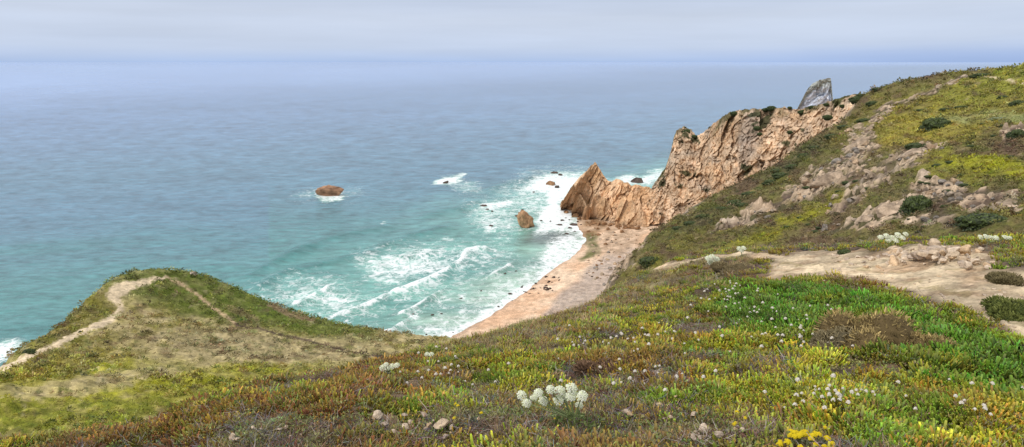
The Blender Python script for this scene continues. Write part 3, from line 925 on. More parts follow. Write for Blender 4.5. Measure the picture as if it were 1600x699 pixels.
# ------------------------------------------------------------------ boulders
def rock_mesh(name, seed, dims, colr, cuts=9, sub=4, rough=.10, dark_foot=0.0, spread=.18):
    r = np.random.default_rng(seed)
    bm = bmesh.new()
    bmesh.ops.create_icosphere(bm, subdivisions=sub, radius=1.0)
    V = np.array([v.co[:] for v in bm.verts])
    Fc = np.array([[v.index for v in f.verts] for f in bm.faces])
    bm.free()
    for _ in range(cuts):
        n = r.normal(size=3)
        n /= np.linalg.norm(n)
        d = r.uniform(.45, .8)
        k = np.maximum(0, V @ n - d)
        V = V - n * k[:, None]
    o = r.uniform(0, 50)
    nz = fbm(V[:, 0] * 1.6 + o, V[:, 1] * 1.6, V[:, 2] * 1.6, 4)
    V = V * (1 + rough * 1.5 * nz)[:, None]
    c = mix(np.array(colr) * (1 - spread), np.array(colr) * (1 + spread), ss(-.4, .4, fbm(V[:, 0] * 2 + o, V[:, 1] * 2, V[:, 2] * 2, 3)))
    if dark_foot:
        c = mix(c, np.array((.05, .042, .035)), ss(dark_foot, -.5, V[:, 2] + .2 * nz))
    V = V * np.array(dims)
    return mk_mesh(name, V, [Fc], c, smooth=True)


def place(me, loc, rz=0.0, scale=1.0, mat=None, name='boulder', rx=0.0, ry=0.0):
    o = add(name, me, mat)
    o.location = loc
    o.rotation_euler = (rx, ry, rz)
    o.scale = (scale,) * 3 if not isinstance(scale, tuple) else scale
    return o


# the two bigger rocks in the water
p = S(514, 307)
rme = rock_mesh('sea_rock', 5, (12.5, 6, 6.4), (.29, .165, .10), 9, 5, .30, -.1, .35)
tag(place(rme, (p[0], p[1] + 4, .6), .05, 1, M_SEAROCK, 'sea_rock'), 'flat brown rock islet alone in open water far from the beach', 'rock')
p = S(824, 357)
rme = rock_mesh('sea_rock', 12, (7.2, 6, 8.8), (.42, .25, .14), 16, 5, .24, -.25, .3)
# lean it: narrower, offset top
co = np.empty(len(rme.vertices) * 3, np.float32)
rme.vertices.foreach_get('co', co)
co = co.reshape(-1, 3)
tt = (co[:, 2] + 8.5) / 17
co[:, 0] = co[:, 0] * (1.35 - .75 * tt) - 2.6 * (tt - .3)
co[:, 2] += 2.0
rme.vertices.foreach_set('co', co.ravel())
rme.update()
tag(place(rme, (p[0], p[1] + 4, 1.6), .2, 1, M_SEAROCK, 'sea_rock'), 'tall brown leaning rock standing in the surf off the beach', 'rock')

dark = [rock_mesh('dark_sea_rock', 40 + i, (1, .75, .55), (.085, .062, .05), 8, 3, .16, .0, .3) for i in range(5)]
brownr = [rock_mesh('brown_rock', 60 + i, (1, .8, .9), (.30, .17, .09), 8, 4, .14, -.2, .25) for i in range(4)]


for p_, w_ in ROCKS_LATER:
    s_ = w_ * math.hypot(p_[0], p_[1]) / 1000 / 2
    tag(place(random.choice(brownr), (p_[0], p_[1], max(samp(ZG, p_[0], p_[1]), 0) + s_ * .3), random.uniform(0, 6), (s_, s_, s_ * random.uniform(.8, 1.5)), M_SEAROCK, 'fallen_block'), 'orange brown fallen block at the foot of the pointed headland', 'rock', 'fallen blocks at the headland foot')


palr = [rock_mesh('fallen_rock', 160 + i, (1, .8, .7), [(.42, .30, .21), (.36, .27, .20), (.48, .36, .27)][i % 3], 10, 3, .16, 0, .2) for i in range(5)]


def sea_bit(px, py, wpx, label, group=None, me=None, mat=M_SEAROCK, sz=1.0, name='sea_rock', up=0.0):
    p = S(px, py)
    R_ = math.hypot(p[0], p[1]) * 1.03
    s = wpx * R_ / 1000 / 2
    me = me or random.choice(dark)
    o = place(me, (p[0], p[1], s * .10 + up), random.uniform(-.6, .6), (s, s, s * sz), mat, name)
    return tag(o, label, 'rock', group)


sea_bit(697, 286, 12, 'small dark rock in a white patch of foam between islet and surf')
sea_bit(866, 271, 12, 'dark rock at the far edge of the white water by the headland', sz=.9)
sea_bit(875, 274, 8, 'small dark rock beside the farthest rock in the white water')
sea_bit(861, 289, 17, 'dark brown boulder in the white water left of the pointed headland', me=brownr[0], sz=1.0)
sea_bit(871, 293, 11, 'low dark rock just right of the boulder in the white water', sz=.8)
sea_bit(834, 301, 5, 'tiny dark rock alone in the white water')
sea_bit(995, 285, 19, 'dark rounded rock in foam behind the pointed headland', sz=1.5)
sea_bit(755, 323, 13, 'largest dark rock of the trio in the middle of the surf', sz=.9)
sea_bit(761, 328, 7, 'middle dark rock of the trio in the surf')
sea_bit(769, 331, 6, 'smallest dark rock of the trio in the surf')
sea_bit(767, 354, 8, 'dark rock in a little foam below the surf trio')
sea_bit(807, 338, 7, 'dark rock touching the left side of the tall leaning rock', sz=1.2)
sea_bit(816, 329, 6, 'small dark rock behind the tall leaning rock')
sea_bit(880, 323, 13, 'brown rock stub in the water at the headland foot', me=brownr[1], sz=1.7)
sea_bit(889, 328, 13, 'taller brown rock stub beside the headland foot', me=brownr[2], sz=2.1)
sea_bit(885, 312, 8, 'dark rock against the seaward side of the headland', sz=1.5)
sea_bit(918, 343, 17, 'upright orange rock pillar on the sand in front of the headland', me=brownr[3], sz=2.6, up=1.0, name='rock_pillar')
sea_bit(896, 352, 13, 'dark low rock at the waterline below the headland', sz=.9)
sea_bit(874, 352, 10, 'dark flat rock awash in front of the headland', sz=.6)
sea_bit(860, 346, 5, 'tiny dark rock awash right of the leaning rock', sz=.7)
sea_bit(846, 345, 5, 'tiny dark rock awash nearest the leaning rock', sz=.7)
for q_ in ((878, 345), (884, 341), (890, 357), (898, 362), (903, 347), (908, 352), (890, 344), (885, 366), (907, 345)):
    sea_bit(q_[0], q_[1], random.uniform(3.5, 8), 'small dark rock scattered at the waterline below the headland', 'small dark rocks below the headland', sz=.8)
for q_ in ((678, 462, 8), (690, 468, 5), (668, 480, 8), (677, 484, 5), (645, 492, 8), (676, 493, 8), (690, 491, 6), (720, 467, 8), (642, 493, 5), (806, 424, 5), (789, 428, 7), (752, 455, 5), (666, 523, 5), (708, 520, 4)):
    sea_bit(q_[0], q_[1], q_[2], 'dark rock awash in the shallows off the beach', 'dark rocks in the shallows', sz=.7)
for i in range(46):
    c_ = random.choice([(802, 455), (838, 452), (838, 458), (790, 466), (860, 440), (815, 448), (850, 445)])
    q_ = (c_[0] + random.gauss(0, 9), c_[1] + random.gauss(0, 6))
    p = hit(*q_)
    if p[2] > 9 or p[2] < -.3:
        continue
    w_ = random.choice([3, 3.5, 4, 5, 6.5, 9])
    s = w_ * np.hypot(p[0], p[1]) / 1000 / 2
    tag(place(random.choice(dark), (p[0], p[1], p[2] + s * .15), random.uniform(0, 6), (s, s, s * .8), M_SEAROCK, 'beach_boulder'), 'dark boulder lying on the pink sand of the beach', 'boulder', 'dark boulders on the beach')
for i in range(120):
    q_ = (random.uniform(915, 1000), random.uniform(345, 440))
    p = hit(*q_)
    if p[2] > 12 or p[2] < -.3:
        continue
    s = random.uniform(2, 8) * np.hypot(p[0], p[1]) / 1000 / 2
    tag(place(random.choice(palr * 3 + brownr * 2 + dark[:1]), (p[0], p[1], p[2] + s * .1), random.uniform(0, 6), (s, s, s * .8), M_SEAROCK, 'beach_boulder'), 'fallen rock on the upper beach between headland and grassy slope', 'boulder', 'fallen rocks on the upper beach')

# hillside boulders in the rocky patches
hb = [rock_mesh('hill_boulder', 80 + i, (1, .8, .75), [(.34, .26, .185), (.42, .335, .25), (.28, .245, .21), (.38, .27, .175)][i % 4], 10, 3, .15, 0, .25) for i in range(8)]
nb_ = 0
wts = np.array([z_[2] * z_[3] for z_ in ROCKZ], float)
wts /= wts.sum()
tries = 0
while nb_ < 290 and tries < 1200:
    tries += 1
    z_ = ROCKZ[RNG.choice(len(ROCKZ), p=wts)]
    rad, an = math.sqrt(random.random()), random.uniform(0, 6.283)
    c, s_ = math.cos(math.radians(z_[4])), math.sin(math.radians(z_[4]))
    ex, ey = rad * math.cos(an) * z_[2], rad * math.sin(an) * z_[3]
    q_ = (z_[0] + ex * c - ey * s_, z_[1] + ex * s_ + ey * c)
    p = hit(q_[0], q_[1], 22)
    R_ = math.hypot(p[0], p[1])
    if R_ > 420 or q_[0] > 1640:
        continue
    s = random.choice([4, 5, 6, 7, 8, 10, 13, 17]) * R_ / 1000 / 2
    s = min(s, 1.5)
    tag(place(random.choice(hb), (p[0], p[1], p[2] + s * .1), random.uniform(0, 6), (s, s * random.uniform(.7, 1.1), s * random.uniform(.6, 1.1)), M_STONE if R_ < 60 else M_SEAROCK, 'hill_boulder', random.uniform(-.4, .4), random.uniform(-.5, .2)),
        'pale tan boulder lying in the rocky patches of the green hillside', 'boulder', 'boulders on the hillside')
    nb_ += 1
for q_, w_, lab in (((1383, 335), 60, 'big tan slab outcrop leaning beside the round bush below the hillside'), ((1352, 346), 40, 'low tan outcrop left of the big leaning slab'), ((1412, 338), 26, 'tan rock block right of the big leaning slab'),
                    ((1345, 222), 42, 'blocky tan outcrop on the rim above the orange cliff'), ((1300, 285), 60, 'broad grey tan outcrop in the middle of the hillside'), ((1425, 243), 46, 'rubbly tan outcrop below the large oval bush'),
                    ((1587, 212), 30, 'pale outcrop at the right end of the upper hillside'), ((1465, 302), 26, 'orange tinted block among boulders right of the round bush')):
    p = hit(q_[0], q_[1], 22)
    s = w_ * math.hypot(p[0], p[1]) / 1000 / 2
    me = rock_mesh('rock_outcrop', 200 + int(q_[0]), (1, .7, .6), (.35, .265, .19), 22, 5, .3, 0, .3)
    tag(place(me, (p[0], p[1], p[2] - s * .1), random.uniform(-.4, .4), s, M_STONE if s < 2 else M_SEAROCK, 'rock_outcrop', 0, -.45), lab, 'rock')

# ------------------------------------------------------------------ plants: small pieces merged by numpy


def scatter(temps, pos, rz, sc_, colr, tipc=None, tilt=None, which=None):
    """temps: list of (V, faces, h) - h is 0 at the base, 1 at the tip. Returns arrays of one merged mesh."""
    Vs, Fs, Cs, off = [], {}, [], 0
    n = len(pos)
    which = np.random.default_rng(5).integers(0, len(temps), n) if which is None else which
    for ti, (V, faces, h) in enumerate(temps):
        m = which == ti
        if not m.any():
            continue
        k = m.sum()
        c, s = np.cos(rz[m])[:, None], np.sin(rz[m])[:, None]
        X = (V[None, :, 0] * c - V[None, :, 1] * s) * sc_[m][:, None]
        Y = (V[None, :, 0] * s + V[None, :, 1] * c) * sc_[m][:, None]
        Z = V[None, :, 2] * sc_[m][:, None]
        if tilt is not None:
            X = X + Z * tilt[m][:, :1]
            Y = Y + Z * tilt[m][:, 1:2]
        Vs.append((np.stack([X, Y, Z], -1) + pos[m][:, None]).reshape(-1, 3))
        hh = h[None, :, None]
        cb = colr[m][:, None, :]
        ct = (tipc[m] if tipc is not None else colr[m])[:, None, :]
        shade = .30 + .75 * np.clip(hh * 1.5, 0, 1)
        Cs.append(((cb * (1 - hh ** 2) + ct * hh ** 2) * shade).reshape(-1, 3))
        for f in faces:
            ff = (f[None] + (np.arange(k) * len(V))[:, None, None] + off).reshape(-1, f.shape[1])
            Fs.setdefault(f.shape[1], []).append(ff)
        off += k * len(V)
    return np.concatenate(Vs), [np.concatenate(v) for v in Fs.values()], np.concatenate(Cs)


def finger_clump(seed, n=11, L=.075, w=.0085, spread=.035, open_=.75):
    r = np.random.default_rng(seed)
    V, Q, T, Hh = [], [], [], []
    for i in range(n):
        a = r.uniform(0, 6.283)
        tl = open_ * math.sqrt(r.random())
        ln = L * r.uniform(.6, 1.2)
        b = np.array([math.cos(a), math.sin(a), 0]) * spread * tl + np.array([*(r.normal(size=2) * .012), 0])
        d0 = np.array([math.cos(a) * tl * .9, math.sin(a) * tl * .9, 1.0])
        d0 /= np.linalg.norm(d0)
        d1 = d0 * np.array([.5, .5, 1.2])
        d1 /= np.linalg.norm(d1)
        sd_ = np.array([-math.sin(a), math.cos(a), 0])
        up = np.cross(d0, sd_)
        o = len(V)
        for c, ww, h in ((b, w * .9, 0.0), (b + d0 * ln * .6 + d1 * ln * .4, w * .5, 1.0)):
            for kx in range(3):
                an = kx * 2.094 + .5
                V.append(c + ww * (math.cos(an) * sd_ + math.sin(an) * up))
                Hh.append(h)
        for kx in range(3):
            k2 = (kx + 1) % 3
            Q.append((o + kx, o + k2, o + 3 + k2, o + 3 + kx))
        T.append((o + 3, o + 4, o + 5))
    return np.array(V), [np.array(Q), np.array(T)], np.array(Hh)


def blade_tuft(seed, n=12, L=.16, w=.003, lean=.55, spread=.03):
    r = np.random.default_rng(seed)
    V, Q, T, Hh = [], [], [], []
    for i in range(n):
        a = r.uniform(0, 6.283)
        ln = L * r.uniform(.5, 1.15)
        le = lean * r.uniform(.1, 1)
        b = np.array([*(r.normal(size=2) * spread), 0])
        o_ = np.array([math.cos(a), math.sin(a), 0])
        a2 = r.uniform(0, 6.283)
        s = np.array([math.cos(a2), math.sin(a2), 0]) * w
        m = b + o_ * ln * le * .35 + np.array([0, 0, ln * .6])
        t = b + o_ * ln * le + np.array([0, 0, ln * (1 - .25 * le)])
        o = len(V)
        V += [b - s, b + s, m - s * .8, m + s * .8, t]
        Hh += [0, 0, .6, .6, 1]
        Q.append((o, o + 1, o + 3, o + 2))
        T.append((o + 2, o + 3, o + 4))
    return np.array(V), [np.array(Q), np.array(T)], np.array(Hh)


def twig_clump(seed, n=14, L=.10, w=.0022):
    r = np.random.default_rng(seed)
    V, Q, Hh = [], [], []
    for i in range(n):
        b = np.array([*(r.normal(size=2) * .035), 0.0])
        d = np.array([*r.normal(size=2), r.uniform(.15, .8)])
        d /= np.linalg.norm(d)
        pts = [b]
        for k_ in range(3):
            d = d + r.normal(size=3) * .35
            d[2] = abs(d[2]) * .8
            d /= np.linalg.norm(d)
            pts.append(pts[-1] + d * L * r.uniform(.25, .42))
        s = np.array([r.normal(), r.normal(), r.normal()])
        s = s / np.linalg.norm(s) * w
        o = len(V)
        for k_, p_ in enumerate(pts):
            ww = 1 - .2 * k_
            V += [p_ - s * ww, p_ + s * ww]
            Hh += [.35 + .2 * k_] * 2
        for k_ in range(3):
            Q.append((o + 2 * k_, o + 2 * k_ + 1, o + 2 * k_ + 3, o + 2 * k_ + 2))
    return np.array(V), [np.array(Q)], np.array(Hh)


def leaf_dome(seed, n=34, R=.06, hgt=.05, lw=.012):
    r = np.random.default_rng(seed)
    V, Q, Hh = [], [], []
    for i in range(n):
        a, rad = r.uniform(0, 6.283), math.sqrt(r.random())
        c = np.array([math.cos(a) * rad * R, math.sin(a) * rad * R, hgt * (1 - rad ** 2) * r.uniform(.5, 1.1)])
        d = np.array([math.cos(a) * rad + r.normal() * .5, math.sin(a) * rad + r.normal() * .5, r.uniform(.1, .9)])
        d /= np.linalg.norm(d)
        s = np.cross(d, r.normal(size=3))
        s /= np.linalg.norm(s)
        l_ = lw * r.uniform(.7, 1.4)
        o = len(V)
        V += [c, c + d * l_ + s * l_ * .45, c + d * l_ * 2.1, c + d * l_ - s * l_ * .45]
        hb_ = c[2] / hgt
        Hh += [.3 + .4 * hb_, .5 + .4 * hb_, .6 + .4 * hb_, .5 + .4 * hb_]
        Q.append((o, o + 1, o + 2, o + 3))
    return np.array(V), [np.array(Q)], np.clip(np.array(Hh), 0, 1)


def spread_points(n, seed, r0, r1, a0=-50, a1=60):
    r = np.random.default_rng(seed)
    a = np.radians(r.uniform(a0, a1, n))
    R_ = np.exp(r.uniform(math.log(r0), math.log(r1), n))
    x, y = R_ * np.sin(a), R_ * np.cos(a)
    z = samp(ZG, x, y)
    px, py = proj(x, y, z)
    sid = SID[gidx(x, y)[0].round().astype(int), gidx(x, y)[1].round().astype(int)]
    return r, x, y, z, R_, px, py, sid


def near_kind(px, py, x, y):
    """weights of the plant zones at ground spots"""
    n1 = fbm(x * .55, y * .55, 1.5, 3)
    n2 = fbm(x * 1.6, y * 1.6, 4.5, 3)
    n3 = fbm(x * 1.1, y * 1.1, 9.5, 3)
    qx, qy = px + 60 * n1, py + 30 * n2
    lush = ss(12, -18, sdf(qx, qy, [(1090, 470), (1130, 440), (1210, 440), (1300, 440), (1420, 470), (1560, 525), (1680, 560), (1680, 660), (1500, 600), (1330, 550), (1200, 520), (1090, 500)]))
    dry = ss(16, -16, sdf(qx, qy, [(640, 545), (700, 520), (830, 480), (930, 450), (1060, 400), (1210, 385), (1210, 440), (1080, 445), (960, 490), (840, 535), (720, 560)]))
    floor_ = ss(15, -20, sdf(qx, qy, [(60, 720), (250, 690), (380, 655), (640, 640), (760, 600), (960, 612), (1130, 640), (1230, 640), (1300, 720)]))
    left = ss(720, 560, qx)
    pth = pth_at(x, y)
    return lush, dry, floor_, left, pth, n1, n2, n3


def pth_at(x, y):
    return samp(pthm, x, y)


def stuff(name, arr, mat, label, cat):
    V, Fs, C_ = arr
    o = add(name, mk_mesh(name, V, Fs, C_, smooth=False), mat)
    return tag(o, label, cat, kind='stuff')


def jit(c, n, r, a=.18):
    return np.asarray(c) * (1 + a * r.normal(size=(n, 1))) * (1 + a * .5 * r.normal(size=(n, 3)))


# --- ice plants
r, x, y, z, R_, px, py, sid = spread_points(74000, 21, 1.9, 26)
lush, dry, flo, left, pth, n1, n2, n3 = near_kind(px, py, x, y)
stp = ss(.13, .28, fbm(x * 1.05, y * 1.3, 50, 4))
n5 = fbm(x * 2.2, y * 2.2, 25, 3)
dens = np.clip((.95 + .3 * lush - .7 * dry - .75 * flo + .4 * n3 + .2 * left * (1 - flo)) * ss(-.32 - .2 * lush, .02, n5 + .25 * n3) * (1 - .85 * stp * (1 - lush)), 0.02, 1) * (1 - ss(.15, .5, pth)) * (sid == 0)
keep = r.random(len(x)) < dens
x, y, z, R_, px, py, lush, dry, flo, left, n1, n2, n3 = (q_[keep] for q_ in (x, y, z, R_, px, py, lush, dry, flo, left, n1, n2, n3))
n = len(x)
gr = jit((.085, .165, .018), n, r, .35)
yg = jit((.235, .225, .022), n, r, .35)
rd = jit((.29, .10, .048), n, r, .3)
og = jit((.60, .38, .07), n, r)
pg = fbm(x * 1.9, y * 1.9, 35, 3)
gr *= (1 - .12 * lush)[:, None]
base = mix(yg, gr, np.clip(lush * (1.05 - .5 * ss(.1, .35, pg)) + .75 * ss(.0, .25, pg) * (1 - lush), 0, 1))
n4 = np.clip(fbm(x * 2.6, y * 2.6, 15, 3), -.8, .8)
redness = np.clip(ss(-.02, .28, n2 + .3 * left) * (1 - lush) * .75 + .06 + .16 * left, 0, 1)
base = mix(base, jit((.24, .14, .06), n, r), ss(.1, .4, fbm(x * .7, y * .7, 12, 3)) * (1 - lush) * .5)
tip = mix(base * 1.9 + np.array((.01, .01, 0)), rd, redness * (.4 + .6 * r.random(n)))
g_ = (r.random(n) < .03 + .03 * left) & (lush < .6)
tip[g_] = og[g_] * 1.1
base[g_] = og[g_] * .8
base *= np.array((1.05, 1.06, .95)) * (1 + .6 * n4[:, None])
tip *= np.array((1.03, 1.05, .97)) * (1 + .35 * n4[:, None])
dk = r.random(n) < .08
base[dk] *= .5
size = r.uniform(.6, 1.4, n) * (1 + .16 * np.clip(R_ - 5, 0, 12) / 5) * (1 + .25 * lush)
temps = [finger_clump(300 + i, 14 + i % 3, .040, .0054 + .0010 * (i % 3), .045, .95 + .25 * (i % 3)) for i in range(6)]
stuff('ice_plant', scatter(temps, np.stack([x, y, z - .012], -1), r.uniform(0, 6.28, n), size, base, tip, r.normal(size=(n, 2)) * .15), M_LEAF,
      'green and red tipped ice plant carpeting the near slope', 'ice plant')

# --- dry and green grass
r, x, y, z, R_, px, py, sid = spread_points(27000, 22, 1.9, 30)
lush, dry, flo, left, pth, n1, n2, n3 = near_kind(px, py, x, y)
dens = np.clip(.16 + 1.0 * dry + .28 * flo + .35 * (n1 - .05) - .3 * lush, 0.02, 1) * (1 - ss(.2, .6, pth)) * (sid == 0)
keep = r.random(len(x)) < dens
x, y, z, R_, dry, flo, n1, n2 = (q_[keep] for q_ in (x, y, z, R_, dry, flo, n1, n2))
n = len(x)
base = mix(jit((.44, .355, .175), n, r, .25), jit((.23, .22, .06), n, r), ss(-.2, .35, n2) * .7)
base = mix(base, jit((.34, .22, .12), n, r), (r.random(n) < .25) * .8)
tip = base * 1.2
size = r.uniform(.45, .95, n) * (1 + .10 * np.clip(R_ - 5, 0, 20) / 5) * (.7 + .4 * dry)
temps = [blade_tuft(400 + i, 13, .125, .0024 + .0006 * (i % 2), .9, .03) for i in range(6)]
stuff('dry_grass', scatter(temps, np.stack([x, y, z - .01], -1), r.uniform(0, 6.28, n), size, base, tip, np.stack([.18 + .15 * r.normal(size=n), .15 * r.normal(size=n)], -1)), M_DRY,
      'straw coloured and green grass tufts growing among the ice plants', 'grass')

# --- dead stems
r, x, y, z, R_, px, py, sid = spread_points(31000, 23, 1.9, 16)
lush, dry, flo, left, pth, n1, n2, n3 = near_kind(px, py, x, y)
stp = ss(.13, .28, fbm(x * 1.05, y * 1.3, 50, 4))
dens = np.clip(.12 + .8 * stp + .55 * flo + .6 * ss(.12, .4, n2) - .5 * lush, 0.01, 1) * (1 - ss(.1, .4, pth)) * (sid == 0)
keep = r.random(len(x)) < dens
x, y, z, R_, n1, n3 = (q_[keep] for q_ in (x, y, z, R_, n1, n3))
n = len(x)
base = mix(jit((.215, .19, .195), n, r, .3), jit((.21, .125, .08), n, r, .3), (r.random(n) < .55) * 1.0)
base[r.random(n) < .08] = (.46, .40, .36)
stuff('dead_stems', scatter([twig_clump(500 + i) for i in range(6)], np.stack([x, y, z + .004], -1), r.uniform(0, 6.28, n), r.uniform(.35, .95, n) * (1 + .1 * np.clip(R_ - 4, 0, 9)), base, base), M_DRY,
      'grey and brown dead woody stems tangled over the near ground', 'dead stems')

# --- low herbs
r, x, y, z, R_, px, py, sid = spread_points(36000, 24, 1.9, 24)
lush, dry, flo, left, pth, n1, n2, n3 = near_kind(px, py, x, y)
dens = np.clip(.25 + .7 * flo * ss(-.25, .1, n2) + .3 * n3 + .2 * dry, 0.02, 1) * (1 - ss(.1, .4, pth)) * (sid == 0)
keep = r.random(len(x)) < dens
x, y, z, R_, lush, dry, flo, n1, n2 = (q_[keep] for q_ in (x, y, z, R_, lush, dry, flo, n1, n2))
n = len(x)
base = mix(jit((.215, .24, .08), n, r, .25), jit((.23, .14, .075), n, r), ss(.1, .3, n1) * .8)
base = mix(base, jit((.08, .13, .03), n, r), lush * .8)
stuff('low_herbs', scatter([leaf_dome(600 + i, 40, .065, .05, .0085) for i in range(6)], np.stack([x, y, z - .006], -1), r.uniform(0, 6.28, n), r.uniform(.4, .95, n) * (1 + .1 * np.clip(R_ - 4, 0, 16)), base, base * 1.25), M_LEAF,
      'grey green low herbs between the ice plants and the stones', 'herbs')

# --- rough turf on the slopes beyond (breaks up the far ground)
r, x, y, z, R_, px, py, sid = spread_points(90000, 25, 22, 360, -46, 46)
gi, gj = gidx(x, y)
gi, gj = gi.round().astype(int), gj.round().astype(int)
rkk = rk[gi, gj]
gc = col[gi, gj]
isp = gc[:, 0] > .30
keep = ((sid == 1) | (sid == 2)) & (rkk < .45) & ~isp & (px > -80) & (px < 1680)
x, y, z, R_, gc = (q_[keep] for q_ in (x, y, z, R_, gc))
n = len(x)
size = R_ / 1000 * r.uniform(2.0, 6.0, n) / .065 * .55
bb = gc * np.clip(1 + .32 * r.normal(size=(n, 1)), .55, 1.8) * (1 + .06 * r.normal(size=(n, 3)))
big_ = r.random(n) < .16
size = np.where(big_, size * 2.3, size)
bb[big_] *= r.uniform(.72, 1.5, (big_.sum(), 1))
bb = np.clip(bb, .01, .5)
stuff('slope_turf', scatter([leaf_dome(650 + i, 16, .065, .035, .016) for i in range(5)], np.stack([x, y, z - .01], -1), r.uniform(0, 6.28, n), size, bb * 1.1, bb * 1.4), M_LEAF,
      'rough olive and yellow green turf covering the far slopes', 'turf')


r, x, y, z, R_, px, py, sid = spread_points(26000, 26, 22, 340, -46, 46)
gi, gj = gidx(x, y)
gi, gj = gi.round().astype(int), gj.round().astype(int)
gc = col[gi, gj]
keep = ((sid == 1) | (sid == 2)) & (rk[gi, gj] < .5) & (gc[:, 0] < .34) & (px > -80) & (px < 1680) & (fbm(x * .12, y * .12, 3, 3) + .5 * fbm(x * .5, y * .5, 8, 2) > -.05)
x, y, z, R_, gc, sid = (q_[keep] for q_ in (x, y, z, R_, gc, sid))
n = len(x)
size = R_ / 1000 * r.uniform(2.5, 7.5, n) / .065 * .6 * (1 + .3 * (sid == 1) + .7 * ss(75, 40, R_))
kx_ = r.random((n, 1))
bb = gc * np.where(kx_ < .35, .42, np.where(kx_ < .7, 1.0, 1.7)) * (1 + .12 * r.normal(size=(n, 3)))
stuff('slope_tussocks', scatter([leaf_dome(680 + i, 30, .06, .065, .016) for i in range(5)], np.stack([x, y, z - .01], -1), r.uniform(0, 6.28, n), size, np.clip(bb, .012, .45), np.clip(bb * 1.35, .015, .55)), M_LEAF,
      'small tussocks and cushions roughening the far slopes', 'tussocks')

# ------------------------------------------------------------------ shrubs
def shrub_mesh(seed, nleaf=1100, lw=.05, c0=(.035, .050, .016), c1=(.115, .155, .045), flat=.6, lobes=6):
    r = np.random.default_rng(seed)
    la, lb = r.uniform(0, 6.283, lobes), np.sqrt(r.random(lobes))
    ctr = np.array([[0, 0, .0, .78]] + [[math.cos(p_) * q_ * .72, math.sin(p_) * q_ * .62, .62 * math.sqrt(max(0, 1 - q_ * q_)) + .04, r.uniform(.17, .30)] for p_, q_ in zip(la, lb)])
    w = np.where(r.random(nleaf) < .3, 0, r.integers(0, len(ctr), nleaf))
    d = r.normal(size=(nleaf, 3))
    d /= np.linalg.norm(d, axis=1)[:, None]
    d[:, 2] = np.abs(d[:, 2]) * 1.0 - .15
    p = ctr[w, :3] + d * ctr[w, 3:4] * r.uniform(.72, 1.14, (nleaf, 1))
    p[:, 2] *= flat
    s = np.cross(d, r.normal(size=(nleaf, 3)))
    s /= np.linalg.norm(s, axis=1)[:, None]
    t = np.cross(s, d) + d * .5
    l_ = lw * r.uniform(.6, 1.4, (nleaf, 1))
    V = np.stack([p - t * l_, p + s * l_ * .7, p + t * l_, p - s * l_ * .7], 1).reshape(-1, 3)
    Q = np.arange(nleaf * 4).reshape(-1, 4)
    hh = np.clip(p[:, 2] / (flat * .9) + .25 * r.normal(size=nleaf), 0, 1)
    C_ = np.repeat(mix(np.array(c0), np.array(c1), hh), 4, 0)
    # dark inner mass
    bm = bmesh.new()
    for c_ in ctr:
        new = bmesh.ops.create_icosphere(bm, subdivisions=2, radius=c_[3] * .8)['verts']
        for v in new:
            v.co += Vector(c_[:3])
    Vi = np.array([v.co[:] for v in bm.verts])
    Vi[:, 2] *= flat
    bm.verts.index_update()
    Fi = np.array([[v.index for v in f.verts] for f in bm.faces])
    bm.free()
    V2 = np.concatenate([V, Vi])
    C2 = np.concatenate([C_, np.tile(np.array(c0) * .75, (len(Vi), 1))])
    return mk_mesh('shrub', V2, [Q, Fi + len(V)], C2, smooth=False)


shr = [shrub_mesh(700 + i, 4200, .042, flat=.75, lobes=20 + 3 * i) for i in range(5)]
pale = shrub_mesh(720, 3000, .05, (.16, .18, .08), (.32, .36, .19), .6, 9)


def shrub(px, py, wpx, label, group=None, me=None, sx=1.0, rmin=22, on=None, sz=1.0):
    p = hit(px, py, rmin) if on is None else P(px, py, on)
    R_ = math.hypot(p[0], p[1])
    if R_ > 560:
        return None
    s = wpx * R_ / 1000 / 2 / .95
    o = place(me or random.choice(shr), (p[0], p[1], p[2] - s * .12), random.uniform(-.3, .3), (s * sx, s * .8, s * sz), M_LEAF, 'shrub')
    return tag(o, label, 'shrub', group)


shrub(1464, 201, 50, 'large oval dark green bush alone on the yellow upper slope', sz=1.0)
shrub(1432, 332, 52, 'round dark green bush among tan boulders below the hillside', sz=1.4)
shrub(1540, 352, 80, 'wide flat dark bush on the lower right slope above the path', sz=.7)
shrub(1432, 232, 34, 'dark bush on the edge of the rubbly outcrop below the oval bush', sz=.7)
shrub(1503, 170, 20, 'dark bush at the right end of a low row high on the slope', sz=.7)
shrub(1484, 172, 28, 'low spreading dark bush in the row high on the slope', sz=.5)
shrub(1438, 174, 16, 'small dark bush left of the low row high on the slope', sz=.6)
shrub(1590, 164, 24, 'dark bush at the right edge high on the slope', sz=.8)
shrub(1568, 154, 18, 'dark bush above the path at the upper right', sz=.7)
shrub(1590, 215, 32, 'tall dark bush at the right edge beside a pale outcrop', sz=.9)
shrub(1572, 184, 44, 'pale green low scrub patch crossing the upper right slope', me=pale, sz=.25)
shrub(1018, 412, 44, 'dark green bush on the rim of the slope above the beach', sz=.9)
shrub(1048, 416, 24, 'small flat dark bush right of the rim bush above the beach', sz=.5)
shrub(1364, 164, 22, 'dark shrub on the skyline where cliff meets slope', sz=.8)
shrub(1340, 158, 26, 'dark bushy crown at the top of the tan cliff', sz=.9)
shrub(1346, 152, 20, 'leafy dark shrub on the skyline right of the grey stack', sz=.8)
shrub(1374, 140, 22, 'low dark shrub on the skyline ridge right of the cliff top', sz=.6)
shrub(1577, 104, 14, 'dark round bush on the skyline at the upper right', sz=.9)
shrub(1597, 103, 14, 'dark bush on the skyline at the very right edge', sz=.9)
shrub(1535, 119, 30, 'flat dark shrub beside the bare streak near the skyline', sz=.5)
shrub(46, 552, 20, 'dark bush hanging on the left rim of the knoll', sz=1.0)
